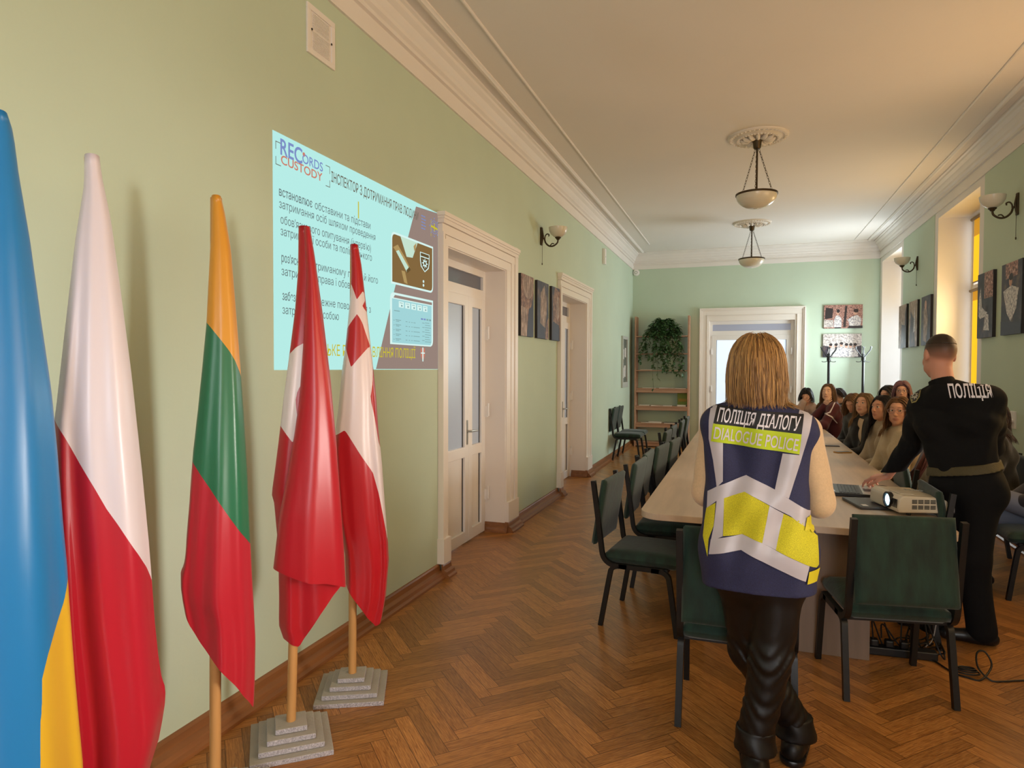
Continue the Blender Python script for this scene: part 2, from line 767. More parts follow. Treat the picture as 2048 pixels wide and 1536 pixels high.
nt.links.new(gr.outputs['Fac'], rr.inputs[0])
nt.links.new(rr.outputs[0], bs.inputs['Roughness'])
bs.inputs['Specular IOR Level'].default_value = 0.45

fl = mesh_obj('floor', fv, ff, m_floor, origin=(0, 0, 0))
a = fl.data.attributes.new('rnd', 'FLOAT', 'FACE')
a.data.foreach_set('value', np.array(fr, np.float32))
u = fl.data.uv_layers.new(name='UVMap')
u.data.foreach_set('uv', np.array(fuv, np.float32).ravel())
tag(fl, kind='structure')
MB().box2((XL - 0.6, YB - 0.3, -0.2), (XR + 0.6, YF + 0.6, -0.004)).build('floor_slab', m_dark, kind='structure')

# ceiling and walls
MB().box2((XL - 0.6, YB - 0.3, ZC), (XR + 0.6, YF + 0.6, ZC + 0.2)).build('ceiling', m_ceil, kind='structure')
D1, D2, DT = (4.605, 5.93), (7.97, 9.34), 2.53
b = MB()
ys = [YB, D1[0], D1[1], D2[0], D2[1], YF + 0.45]
for i in range(5):
    if i in (1, 3):
        b.box2((XL - 0.5, ys[i], DT), (XL, ys[i + 1], ZC))
    else:
        b.box2((XL - 0.5, ys[i], 0), (XL, ys[i + 1], ZC))
b.build('wall_left', m_wall, kind='structure')
b = MB()
FD = (-0.66, 0.90, 2.532)
b.box2((XL, YF, 0), (FD[0], YF + 0.4, ZC)).box2((FD[1], YF, 0), (XR + 0.5, YF + 0.4, ZC)).box2((FD[0], YF, FD[2]), (FD[1], YF + 0.4, ZC))
b.build('wall_far', m_wall, kind='structure')
b = MB()
b.box2((XL - 0.5, YB - 0.3, 0), (-0.1, YB, ZC)).box2((1.6, YB - 0.3, 0), (XR + 0.5, YB, ZC)).box2((-0.1, YB - 0.3, 0), (1.6, YB, 0.85)).box2((-0.1, YB - 0.3, 3.15), (1.6, YB, ZC))
b.build('wall_back', m_wall, kind='structure')
# right wall: five window niches, green fields between white borders
WN = [(-2.70, -1.05), (0.95, 2.60), (4.60, 6.22), (8.26, 9.853), (11.93, 13.48)]
WS, WT = 0.86, 3.535
b = MB()
e = [YB] + [y for w in WN for y in w] + [YF]
for i in range(0, len(e), 2):
    b.box2((XR, e[i], 0), (XR + 0.5, e[i + 1], ZC), 1)
    lo_, hi_ = e[i] + (0.15 if i else 0), e[i + 1] - (0.155 if i + 2 < len(e) else 0.0)
    if hi_ - lo_ > 0.2:
        b.box2((XR - 0.006, lo_, 0), (XR + 0.1, hi_, ZG), 0)
for w in WN:
    b.box2((XR, w[0], WT), (XR + 0.5, w[1], ZC), 1)
    b.box2((XR, w[0], 0), (XR + 0.5, w[1], WS), 1)
b.build('wall_right', [m_wall, m_white], kind='structure')

# cornice with its white frieze, the ceiling moulding and the thin ceiling bead
CP = [(0.0, ZG), (0.016, ZG), (0.016, 3.700), (0.006, 3.704), (0.006, 3.744), (0.030, 3.748), (0.030, 3.775),
      (0.052, 3.79), (0.056, 3.815), (0.075, 3.835), (0.082, 3.862), (0.112, 3.885), (0.118, 3.905), (0.135, 3.912), (0.135, ZC), (0, ZC)]
MP = [(0.205, ZC), (0.205, 3.918), (0.222, 3.912), (0.228, 3.902), (0.245, 3.902), (0.252, 3.910), (0.262, 3.916), (0.262, ZC)]
BP = [(0.466, ZC), (0.466, 3.921), (0.473, 3.916), (0.480, 3.916), (0.487, 3.921), (0.487, ZC)]


def run(prof, a, c, f, name):
    MB().prism(prof, lambda p: f(p, a), lambda p: f(p, c)).build(name, m_white, kind='structure', smooth=0.6)


fl_ = lambda p, y: (XL + p[0], y, p[1])
fr_ = lambda p, y: (XR - p[0], y, p[1])
ff_ = lambda p, x: (x, YF - p[0], p[1])
run(CP, YB, YF, fl_, 'trim_1')
run(CP, YB, YF, fr_, 'trim_2')
run(CP, XL, XR, ff_, 'trim_3')
run(MP, YB, 13.36, fl_, 'trim_4')
run(MP, YB, YF - 0.2, fr_, 'trim_5')
run(MP, XL + 0.29, XR - 0.2, ff_, 'trim_6')
run(BP, YB, 12.57, fl_, 'trim_7')
run(BP, YB, 13.28, fr_, 'trim_8')

# baseboards, broken at the doors
m_base = mat('baseboard_oak', '#8a5a34', 0.35, noise=(3, 0.2), stretch=(6, 0.6, 12))
BB = [(0, 0), (0.075, 0), (0.075, 0.016), (0.058, 0.026), (0.05, 0.046), (0.024, 0.058), (0.017, 0.088), (0.010, 0.098), (0, 0.1)]


def skirt(y0, y1):
    return (BB, lambda p: (XL + p[0], y0, p[1]), lambda p: (XL + p[0], y1, p[1]))


b = MB()
for y0, y1 in ((YB, 4.49), (6.22, 7.855), (9.63, YF)):
    b.prism(*skirt(y0, y1))
for y0, y1 in ((4.47, 4.61), (5.925, 6.25), (7.835, 7.975), (9.335, 9.66)):      # round the feet of the casings
    b.prism(BB, lambda p: (XL + 0.04 + p[0] * 0.9, y0, p[1]), lambda p: (XL + 0.04 + p[0] * 0.9, y1, p[1]))
for y in (5.93, 9.34):                                                       # into the door reveals
    b.prism(BB, lambda p: (XL - 0.19, y - p[0] * 0.6, p[1]), lambda p: (XL + 0.05, y - p[0] * 0.6, p[1]))
b.build('baseboard_left', m_base, kind='structure')
MB().prism(BB, lambda p: (XL, YF - p[0], p[1]), lambda p: (-0.86, YF - p[0], p[1])).prism(BB, lambda p: (1.10, YF - p[0], p[1]), lambda p: (XR, YF - p[0], p[1])).build('baseboard_far', m_base, kind='structure')
MB().prism(BB, lambda p: (XR - p[0], YB, p[1]), lambda p: (XR - p[0], YF, p[1])).build('baseboard_right', m_base, kind='structure')


# door casings on the left wall: stepped architraves with a cap and plinth blocks
def casing(name, o, wn, wf, top, fx):
    b = MB()
    y0, y1 = o
    for s, ya, w in ((-1, y0, wn), (1, y1, wf)):
        k = w / 0.185
        for (d0, d1, t) in ((0.0, 0.07, 0.034), (0.07, 0.075, 0.027), (0.075, 0.125, 0.040), (0.125, 0.132, 0.031), (0.132, 0.185, 0.048)):
            d0, d1 = d0 * k, d1 * k
            b.box2((XL, min(ya + s * d0, ya + s * d1), 0.1), (XL + t, max(ya + s * d0, ya + s * d1), DT + d0 * 1.3 + 0.005 - 0.02 * (d0 > 0)))
        b.box2((XL, min(ya - s * 0.004, ya + s * (w + 0.012)), 0.1), (XL + 0.058, max(ya - s * 0.004, ya + s * (w + 0.012)), 0.29))
    for (z0, z1, t) in ((0.0, 0.075, 0.034), (0.075, 0.08, 0.027), (0.08, 0.15, 0.040), (0.15, 0.157, 0.030), (0.157, 0.19, 0.05), (0.19, 0.21, 0.058), (0.21, top - DT, 0.066)):
        e_ = 1.0 if z0 > 0.07 else 0.38
        g = 0.0 if z0 < 0.15 else (t - 0.05) * 0.8
        b.box2((XL, y0 - e_ * wn - g - 0.001, DT + z0), (XL + t + 0.0015, y1 + e_ * wf + g + 0.001, DT + z1))
    # reveal lining
    b.box2((fx - 0.12, y0 - 0.005, 0), (XL + 0.02, y0 + 0.008, DT)).box2((fx - 0.12, y1 - 0.008, 0), (XL + 0.02, y1 + 0.005, DT))
    b.box2((fx - 0.12, y0, DT - 0.008), (XL + 0.02, y1, DT + 0.005))
    return b.build(name, m_trim, kind='structure', bevel=0.003)


casing('trim_9', D1, 0.115, 0.29, 2.77, -2.386)
casing('trim_10', D2, 0.115, 0.29, 2.77, -2.42)

m_frost = mat('frosted_glass', '#a3abb5', 0.25, emit=('#a2aab6', 0.22))
m_frost2 = mat('dim_fanlight_glass', '#62646c', 0.12, emit=('#5c5f68', 0.12))


def pvc_door(name, x, y0, y1, ysplit, xin, glass, glass_top):
    """two unequal leaves with a fanlight; xin points into the room"""
    root = bpy.data.objects.new(name, None)
    COL.objects.link(root)
    root.location = (x, (y0 + y1) / 2, 0)
    root['kind'] = 'structure'
    t = 0.06
    g = lambda a, b_: (min(x + a * xin, x + b_ * xin), max(x + a * xin, x + b_ * xin))
    f = MB()

    def bar(ya, yb, za, zb, d0=-0.04, d1=0.012):
        if yb - ya > zb - za:
            d0, d1 = d0 + 0.0015, d1 - 0.0015
        X = g(d0, d1)
        f.box2((X[0], ya, za), (X[1], yb, zb))
    bar(y0, y0 + 0.06, 0, DT)
    bar(y1 - 0.06, y1, 0, DT)
    bar(y0, y1, DT - 0.07, DT)
    bar(y0, y1, 2.235, 2.335)
    f.build('door_frame', m_pvc, root, bevel=0.004)
    X = g(-0.022, -0.016)
    MB().box2((X[0], y0 + 0.06, 2.335), (X[1], y1 - 0.06, DT - 0.07)).build('fanlight', glass_top, root)
    for (ya, yb) in ((y0 + 0.05, ysplit), (ysplit, y1 - 0.05)):
        f = MB()
        s = 0.085
        bar(ya, ya + s, 0.012, 2.245, -0.03, 0.028)
        bar(yb - s, yb, 0.012, 2.245, -0.03, 0.028)
        bar(ya, yb, 0.012, 0.115, -0.03, 0.028)
        bar(ya, yb, 2.15, 2.245, -0.03, 0.028)
        bar(ya, yb, 0.785, 0.88, -0.03, 0.028)
        leaf = f.build('door_leaf', m_pvc, root, bevel=0.005)
        X = g(-0.012, 0.0)
        MB().box2((X[0], ya + s, 0.88), (X[1], yb - s, 2.15)).build('pane', glass, leaf)
        MB().box2((X[0], ya + s, 0.115), (X[1], yb - s, 0.785)).build('lower_panel', m_pvc, leaf, bevel=0.004)
        # rubber seals show as dark lines round the pane
        q = MB()
        Xs = g(0.0, 0.006)
        for a_, b_ in ((ya + s, ya + s + 0.008), (yb - s - 0.008, yb - s)):
            q.box2((Xs[0], a_, 0.88), (Xs[1], b_, 2.15))
            q.box2((Xs[0], a_, 0.115), (Xs[1], b_, 0.785))
        q.build('seal', m_dark, leaf)
    b = MB()
    p0 = (x + 0.028 * xin, ysplit - 0.045, 1.02)
    X = g(0.028, 0.034)
    b.box2((X[0], ysplit - 0.06, 0.90), (X[1], ysplit - 0.03, 1.12))
    b.tube([p0, (x + 0.075 * xin, ysplit - 0.045, 1.02), (x + 0.08 * xin, ysplit + 0.0, 1.02), (x + 0.078 * xin, ysplit + 0.085, 1.018)], 0.0085)
    b.build('door_handle', m_metal, root, smooth=0.7)
    for z in (0.32, 1.12, 1.86):
        for yy in (y0 + 0.045, y1 - 0.045):
            b = MB()
            X = g(0.012, 0.055)
            b.box2((X[0], yy - 0.016, z), (X[1], yy + 0.016, z + 0.1))
            b.tube([(x + 0.06 * xin, yy, z + 0.01), (x + 0.06 * xin, yy, z + 0.13)], 0.011)
            b.build('hinge', m_pvc, root, smooth=0.7)
    return root


pvc_door('door_1', -2.386, D1[0], D1[1], 5.485, 1, m_frost, m_frost2)
pvc_door('door_2', -2.42, D2[0], D2[1], 8.92, 1, m_frost, m_frost2)

# the far door, lit from behind; built like the others and turned to face the room
m_glow = mat('frosted_glass_daylit', '#dbe6f2', 0.3, emit=('#cfe3fb', 0.72))
m_glow2 = mat('fanlight_glass_daylit', '#8d919f', 0.2, emit=('#9fa2b4', 0.30))
d3 = pvc_door('door_3', 0.0, -0.66, 0.90, 0.286, 1, m_glow, m_glow2)
d3.location = (0.12, YF + 0.07, 0)
d3.rotation_euler = (0, 0, -PI / 2)
b = MB()
for (a0, a1, t) in ((0.0, 0.022, 0.075), (0.022, 0.05, 0.06), (0.05, 0.14, 0.045), (0.14, 0.15, 0.055), (0.15, 0.185, 0.035)):
    x0, x1, zt, w_ = -0.845 + a0, 1.093 - a0, 2.78 - a0, a1 - a0
    b.box2((x0, YF - t, 0), (x0 + w_, YF, zt - w_)).box2((x1 - w_, YF - t, 0), (x1, YF, zt - w_)).box2((x0, YF - t, zt - w_), (x1, YF, zt))
b.box2((-0.665, YF - 0.034, 2.525), (0.912, YF, 2.60))
b.box2((FD[0] - 0.01, YF, 0), (FD[0] + 0.006, YF + 0.2, FD[2])).box2((FD[1] - 0.006, YF, 0), (FD[1] + 0.01, YF + 0.2, FD[2])).box2((FD[0], YF, FD[2] - 0.006), (FD[1], YF + 0.2, FD[2] + 0.01))
b.build('trim_11', m_trim, kind='structure', bevel=0.004)

# windows: white frames in deep niches; roller blinds down except at the far one
m_glass = bpy.data.materials.new('window_glass')
m_glass.use_nodes = True
g_ = m_glass.node_tree
tr = g_.nodes.new('ShaderNodeBsdfTransparent')
gl = g_.nodes.new('ShaderNodeBsdfGlossy')
gl.inputs['Roughness'].default_value = 0.02
ms = g_.nodes.new('ShaderNodeMixShader')
ms.inputs[0].default_value = 0.06
g_.links.new(tr.outputs[0], ms.inputs[1])
g_.links.new(gl.outputs[0], ms.inputs[2])
g_.links.new(ms.outputs[0], g_.nodes['Material Output'].inputs[0])
m_blind = mat('yellow_blind_cloth', '#d9a520', 0.8, emit=('#ffc814', 0.85))
m_blind2 = mat('yellow_blind_cloth_doubled', '#b98a20', 0.8, emit=('#e0a028', 0.55))
m_roll = mat('blind_tube', '#7d6a4a', 0.4)
for i, w in enumerate(WN):
    x = XR + 0.42
    r = bpy.data.objects.new('window_%d' % (i + 1), None)
    COL.objects.link(r)
    r.location = (x, (w[0] + w[1]) / 2, WS)
    r['kind'] = 'structure'
    f = MB()
    y0, y1 = w[0], w[1]
    ym = (y0 + y1) / 2
    for (ya, yb, za, zb) in ((y0, y0 + 0.045, WS, WT), (y1 - 0.045, y1, WS, WT), (y0 + 0.045, y1 - 0.045, WS, WS + 0.07), (y0 + 0.045, y1 - 0.045, WT - 0.07, WT),
                             (y0 + 0.045, y1 - 0.045, 2.56, 2.66), (ym - 0.05, ym + 0.05, WS + 0.07, 2.56)):
        f.box2((x - 0.035, ya, za), (x + 0.035, yb, zb))
    f.build('window_frame', m_pvc, r, bevel=0.004)
    MB().box2((x - 0.004, y0 + 0.05, WS + 0.05), (x + 0.004, y1 - 0.05, WT - 0.05)).build('pane', m_glass, r)
    MB().box2((XR - 0.03, y0 + 0.01, WS - 0.035), (x, y1 - 0.01, WS + 0.004)).build('window_sill', m_trim, r, bevel=0.008)
    for (z0, z1) in ((2.66, WT - 0.06), (WS + 0.06 if i < 4 else 2.2, 2.58)):
        if i == 4 and z0 < 2.6:
            continue
        q = MB()
        xb = x - 0.06
        q.box2((xb, y0 + 0.12, z0 + 0.02), (xb + 0.004, y1 - 0.12, z1 - 0.22 if z1 > 2.7 else z1 - 0.13), 0)
        q.box2((xb, y0 + 0.12, z1 - 0.22 if z1 > 2.7 else z1 - 0.13), (xb + 0.004, y1 - 0.12, z1), 1)
        bl = q.build('blind', [m_blind, m_blind2], r)
        q = MB()
        q.tube([(xb - 0.01, y0 + 0.07, z1), (xb - 0.01, y1 - 0.07, z1)], 0.02, 10)
        q.build('blind_tube', m_roll, bl, smooth=0.8)
        MB().tube([(xb, y0 + 0.12, z0 + 0.02), (xb, y1 - 0.12, z0 + 0.02)], 0.009, 8).build('bottom_bar', m_roll, bl, smooth=0.8)
    tag(r, kind='structure')

r = bpy.data.objects.new('window_6', None)
COL.objects.link(r)
r.location = (0.75, YB - 0.2, 0.85)
r['kind'] = 'structure'
f = MB()
for (xa, xb, za, zb) in ((-0.1, -0.03, 0.85, 3.15), (1.53, 1.6, 0.85, 3.15), (-0.03, 1.53, 0.85, 0.92), (-0.03, 1.53, 3.08, 3.15), (0.71, 0.79, 0.92, 3.08)):
    f.box2((xa, YB - 0.23, za), (xb, YB - 0.17, zb))
f.build('window_frame', m_pvc, r)
MB().box2((-0.05, YB - 0.204, 0.9), (1.55, YB - 0.196, 3.1)).build('pane', m_glass, r)

# plaster roses on the ceiling
m_plaster = mat('plaster', '#e4ddd4', 0.8)
for (x, y) in ((0.107, 7.10), (0.097, 11.27)):
    b = MB()
    b.lathe([(0.29, ZC), (0.29, ZC - 0.012), (0.275, ZC - 0.022), (0.25, ZC - 0.016), (0.225, ZC - 0.016), (0.205, ZC - 0.032),
             (0.185, ZC - 0.036), (0.17, ZC - 0.02), (0.05, ZC - 0.03), (0.0, ZC - 0.034)], (x, y, 0), 48)
    for k in range(40):
        a_ = 2 * PI * k / 40
        c, s = math.cos(a_), math.sin(a_)
        b.box((x + c * 0.262, y + s * 0.262, ZC - 0.022), (0.026, 0.014, 0.016), a_ + 0.7)
        b.box((x + c * 0.195, y + s * 0.195, ZC - 0.038), (0.016, 0.014, 0.01), a_)
    for k in range(12):
        a_ = 2 * PI * k / 12
        c, s = math.cos(a_), math.sin(a_)
        b.tube([(x + c * r_, y + s * r_, z_) for r_, z_ in ((0.05, ZC - 0.036), (0.10, ZC - 0.05), (0.14, ZC - 0.042), (0.165, ZC - 0.028))], [0.008, 0.02, 0.022, 0.008], 6)
    b.build('trim_%d' % (12 if y < 9 else 13), m_plaster, kind='structure', smooth=0.7)


# ------------------------------------------------------------------ chairs
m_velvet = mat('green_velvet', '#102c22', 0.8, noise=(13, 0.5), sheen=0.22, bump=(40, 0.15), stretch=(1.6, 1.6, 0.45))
m_steel = mat('black_steel', '#141312', 0.42, spec=0.4)


def cushion(x0, x1, y0, y1, z0, z1, crown, R=None, c=(0, 0, 0), nx=10, ny=10, edge=0.028):
    """upholstered pad: rounded edge and a slight crown"""
    V, F = [], []
    us = [0, 0.02, 0.07, 0.16] + [0.3, 0.5, 0.7] + [0.84, 0.93, 0.98, 1]
    n = len(us)
    for side in (1, 0):
        for j in us:
            for i in us:
                ex = min(i, 1 - i) * (x1 - x0)
                ey = min(j, 1 - j) * (y1 - y0)
                q = lambda e: math.sqrt(max(0, 1 - (1 - min(e / edge, 1)) ** 2))
                h = min(q(ex), q(ey))
                x = x0 + (x1 - x0) * i
                y = y0 + (y1 - y0) * j
                zm = (z0 + z1) / 2
                if side:
                    z = zm + (z1 - zm) * h + crown * math.sin(PI * i) * math.sin(PI * j)
                else:
                    z = zm - (zm - z0) * h
                V.append((x, y, z))
    N = n * n
    for j in range(n - 1):
        for i in range(n - 1):
            a = j * n + i
            F.append((a, a + 1, a + n + 1, a + n))
            F.append((N + a, N + a + n, N + a + n + 1, N + a + 1))
    R = R or Matrix.Identity(3)
    c = Vector(c)
    return [c + R @ Vector(v) for v in V], F


def make_chair():
    """stacking chair facing +Y: two pads on a black tube frame"""
    t = thing('banquet_chair', (0, 0, 0), '', 'chair')
    V, F = cushion(-0.228, 0.228, -0.215, 0.245, 0.385, 0.468, 0.016, edge=0.05)
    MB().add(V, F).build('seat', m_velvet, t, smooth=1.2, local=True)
    tilt = Matrix.Rotation(math.radians(90 - 9), 3, 'X')
    V, F = cushion(-0.226, 0.226, -0.208, 0.208, -0.022, 0.022, 0.006, tilt, (0, -0.252, 0.697))
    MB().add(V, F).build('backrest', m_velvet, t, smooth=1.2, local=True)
    for s in (-1, 1):
        x = s * 0.236
        b = MB()
        b.tube(smooth_path([(x, -0.283, 0.895), (x, -0.256, 0.70), (x, -0.232, 0.52), (x, -0.215, 0.43), (x, -0.165, 0.388), (x, -0.08, 0.384), (x, 0.16, 0.386)], 4), 0.014, 4, square=True)
        b.build('back_post', m_steel, t, smooth=0.6, local=True)
        for q in (-1, 1):
            b = MB()
            yt, yf = q * 0.165 + 0.01, q * 0.235 + 0.005
            b.tube(smooth_path([(x, yt - q * 0.09, 0.383), (x, yt - q * 0.03, 0.381), (x, yt + q * 0.005, 0.36), (x * 1.005, yt + q * 0.02, 0.31), (x * 1.02, yf, 0.0)], 4), 0.014, 4, square=True)
            b.build('leg', m_steel, t, smooth=0.6, local=True)
    for y in (-0.16, 0.17):
        MB().box((0, y, 0.385), (0.47, 0.022, 0.022)).build('seat_rail', m_steel, t, local=True)
    return note_kids(t)


chair0 = make_chair()
used = []


def chair(x, y, deg, label, group=None):
    """deg: direction it faces, 0 = away from the camera along the room, 90 = towards the left wall"""
    o = chair0 if not used else copy_tree(chair0)
    used.append(o)
    o.location = (x, y, 0)
    o.rotation_euler = (0, 0, math.radians(deg))
    o['label'] = label
    if group:
        o['group'] = group
    return o


G1 = 'green chairs along the left side of the table'
chair(-0.57, 4.205, -96, 'green velvet chair nearest the camera on the left of the table, turned slightly outward', G1)
chair(-0.515, 4.985, -92, 'second green chair along the left table side, back seen edge-on beside the table corner', G1)
chair(-0.52, 5.52, -91, 'third green chair along the left table side, its narrow back just behind the second', G1)
chair(-0.47, 6.03, -97, 'fourth green chair along the left table side, showing the broadest worn back', G1)
chair(-0.41, 6.55, -95, 'fifth green chair along the left table side, peeping out behind the broad worn back', G1)
chair(-0.57, 7.45, -92, 'sixth green chair along the left table side, standing back a little from the table', G1)
chair(-0.57, 8.08, -92, 'seventh green chair along the left table side, behind the one standing back', G1)
chair(-0.54, 8.92, -90, 'eighth green chair along the left table side, before the bookcase foot', G1)
chair(-0.53, 9.62, -90, 'farthest green chair along the left table side, next to the woman\'s vest', G1)
chair(-0.02, 3.20, 0, 'green chair at the table end, mostly hidden behind the woman in the vest')
chair(0.68, 3.74, 9.8, 'dark green chair at the near table end to the right of the woman')
G2 = 'pair of green chairs by the left wall'
chair(-1.885, 11.40, -90, 'nearer of two green chairs against the left wall beside the bookcase', G2)
chair(-1.885, 11.90, -90, 'farther of two green chairs against the left wall beside the bookcase', G2)
G4 = 'green chairs on the right of the table'
chair(0.835, 4.52, 90, 'green chair tucked under the right table edge between projector and officer', G4)
chair(0.86, 5.45, 90, 'green chair at the right table edge just beyond the officer\'s arm', G4)
G3 = 'green chairs along the right wall'
chair(1.98, 5.62, 90, 'green chair by the right wall holding the person in jeans', G3)
chair(1.90, 6.33, 90, 'green chair by the right wall under the dark haired person in black', G3)

# ------------------------------------------------------------------ the conference table
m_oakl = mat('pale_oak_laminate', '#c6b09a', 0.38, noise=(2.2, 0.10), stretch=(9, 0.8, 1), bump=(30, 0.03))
m_oakd = mat('shaded_oak_panel', '#86705f', 0.45, noise=(2.2, 0.12), stretch=(9, 9, 0.7))  # oak darkened evenly: shade under the tabletop put into the colour
tb = thing('conference_table', (0.245, 7.1, 0), 'long pale oak conference table with rounded corners in the middle of the room', 'table')
x0, x1, y0, y1, r = -0.575, 1.065, 3.85, 10.35, 0.13
poly = []
for (cx, cy, a0) in ((x0 + r, y0 + r, PI), (x1 - r, y0 + r, 1.5 * PI), (x1 - r, y1 - r, 0), (x0 + r, y1 - r, 0.5 * PI)):
    poly += [(cx + r * math.cos(a0 + k * PI / 16), cy + r * math.sin(a0 + k * PI / 16)) for k in range(9)]
MB().prism(poly, lambda p: (p[0], p[1], 0.712), lambda p: (p[0], p[1], 0.75)).build('tabletop', m_oakl, tb, bevel=0.003)
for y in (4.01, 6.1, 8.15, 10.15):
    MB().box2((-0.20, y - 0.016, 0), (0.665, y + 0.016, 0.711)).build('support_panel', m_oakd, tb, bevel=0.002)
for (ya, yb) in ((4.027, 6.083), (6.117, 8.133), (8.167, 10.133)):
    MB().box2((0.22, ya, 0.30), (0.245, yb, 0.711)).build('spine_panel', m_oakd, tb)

# ------------------------------------------------------------------ things on the table
m_black = mat('black_plastic', '#161618', 0.35)
m_key = mat('dark_keys', '#2b2c30', 0.4)
m_silver = mat('silver_plastic', '#b9b9b4', 0.25, metal=0.3)
m_grey = mat('dark_grey_case', '#3a3a3d', 0.4)
m_cable = mat('black_cable', '#0d0d0e', 0.5)
lx, ly = 0.585, 4.99
t = thing('laptop', (lx, ly, 0.75), 'open black laptop under the officer\'s hand, screen edge towards the camera', 'laptop')
R = Matrix.Rotation(math.radians(-4), 3, 'Z')
b = MB()
b.box(Vector((lx, ly, 0.763)) + R @ Vector((0.135, 0, 0)), (0.265, 0.375, 0.022), R)
b.build('base', m_black, t, bevel=0.004)
b = MB()
for i in range(6):
    for j in range(14):
        b.box(Vector((lx, ly, 0.7755)) + R @ Vector((0.045 + i * 0.0205, -0.155 + j * 0.0238, 0)), (0.017, 0.020, 0.004), R)
b.build('keyboard', m_key, t)
b = MB()
b.box(Vector((lx, ly, 0.7747)) + R @ Vector((0.217, 0, 0)), (0.088, 0.365, 0.0025), R)  # window reflection on the glossy palm rest, put in as silver colour
b.build('palm_rest', m_silver, t, label='palm rest with painted silver window glare')
b = MB()
b.box(Vector((lx, ly, 0.7765)) + R @ Vector((0.215, -0.02, 0)), (0.055, 0.1, 0.001), R)
b.build('touchpad', m_grey, t)
b = MB()
tl = R @ Matrix.Rotation(math.radians(-12), 3, 'Y')
b.box(Vector((lx, ly, 0.768)) + tl @ Vector((-0.004, 0, 0.125)), (0.009, 0.375, 0.25), tl)
sc_ = b.build('lid', m_black, t, bevel=0.003)
b = MB()
b.box(Vector((lx, ly, 0.768)) + tl @ Vector((0.0012, 0, 0.128)), (0.001, 0.34, 0.21), tl)
b.build('screen', emat('laptop_screen_light', '#8fb0c8', 0.5), sc_)
for s in (-0.13, 0.13):
    p = Vector((lx, ly, 0.772)) + R @ Vector((0.004, s, 0))
    MB().tube([p - R @ Vector((0, 0.02, 0)), p + R @ Vector((0, 0.02, 0))], 0.008).build('hinge', m_silver, t)

t = thing('laptop', (0.745, 4.58, 0.75), 'closed dark grey laptop with a small white sticker under the projector front', 'laptop')
R = Matrix.Rotation(math.radians(12), 3, 'Z')
MB().box((0.735, 4.56, 0.7595), (0.20, 0.31, 0.017), R).build('case', m_grey, t, bevel=0.005)
MB().box((0.70, 4.45, 0.7687), (0.03, 0.045, 0.0012), R).build('sticker', m_white, t, label='small white sticker')

# the projector
m_proj = mat('ivory_plastic', '#cfc6b4', 0.4)
pc = Vector((0.925, 4.46, 0.771))
pa = math.radians(16)
R = Matrix.Rotation(pa, 3, 'Z')                      # local -x is the lens side
t = thing('projector', (0.925, 4.46, 0.771), 'ivory white projector shining from the right table end towards the left wall', 'projector')
b = MB()
prof = [(-0.13, 0.0), (-0.135, 0.02), (-0.13, 0.078), (-0.105, 0.098), (0.10, 0.088), (0.14, 0.07), (0.142, 0.0)]
w_ = 0.17
b.prism(prof, lambda p: pc + R @ Vector((p[0], -w_, p[1])), lambda p: pc + R @ Vector((p[0], w_, p[1])))
b.build('housing', m_proj, t, bevel=0.008, smooth=0.6)
b = MB()
for i in range(4):
    for j in range(2):
        for q in range(3):
            b.box(pc + R @ Vector((-0.045 + i * 0.034, -w_ - 0.001, 0.026 + j * 0.032 + q * 0.008)), (0.028, 0.003, 0.005), R)
b.build('vent', m_dark, t, label='dark vent slots')
b = MB()
for q in range(5):
    b.box(pc + R @ Vector((-0.134, -0.15 + q * 0.014, 0.05)), (0.004, 0.006, 0.05), R)
b.build('vent', m_dark, t)
b = MB()
lp = pc + R @ Vector((-0.131, -0.055, 0.055))
Ry = R @ Matrix.Rotation(-PI / 2, 3, 'Y')
b.lathe([(0.047, -0.01), (0.047, 0.012), (0.038, 0.014), (0.034, 0.004), (0.0, 0.002)], lp, 24, R=Ry)
b.build('lens_ring', m_black, t, smooth=0.7)
b = MB()
b.lathe([(0.033, 0.004), (0.02, 0.010), (0.0, 0.012)], lp, 20, R=Ry)
b.build('lens', emat('projector_lens_light', '#b9ecff', 5.0), t, smooth=1.0)
b = MB()
b.prism([(-0.1, 0.098), (-0.02, 0.0945), (-0.02, 0.099), (-0.1, 0.103)], lambda p: pc + R @ Vector((p[0], -0.12, p[1])), lambda p: pc + R @ Vector((p[0], 0.01, p[1])))
b.build('lens_dial_cover', m_proj, t, bevel=0.003)
for i in range(5):
    MB().box(pc + R @ Vector((0.03 + i * 0.022, 0.07, 0.0925 - i * 0.0012)), (0.014, 0.028, 0.004), R).build('button', m_silver, t)
for (dx, dy) in ((-0.055, -0.13), (-0.055, 0.13), (0.11, 0)):
    MB().tube([pc + R @ Vector((dx, dy, 0.004)), pc + R @ Vector((dx, dy, -0.0205))], 0.012).build('foot', m_black, t)

t = thing('phone', (0.945, 7.30, 0.75), 'phone in a yellow case lying near the right edge of the table', 'phone')
MB().box((0.945, 7.30, 0.755), (0.155, 0.078, 0.010), 0.45).build('case', mat('mustard_case', '#c08a2e', 0.5), t, bevel=0.003)
MB().box((0.945, 7.30, 0.7606), (0.143, 0.068, 0.0014), 0.45).build('screen', m_black, t, label='dark screen')
t = tag(MB().box((0.91, 7.87, 0.7545), (0.15, 0.074, 0.009), 0.05).build('phone', mat('dark_plum_case', '#2a1a22', 0.35), bevel=0.003), 'dark plum phone lying farther down the table behind the yellow one', 'phone')

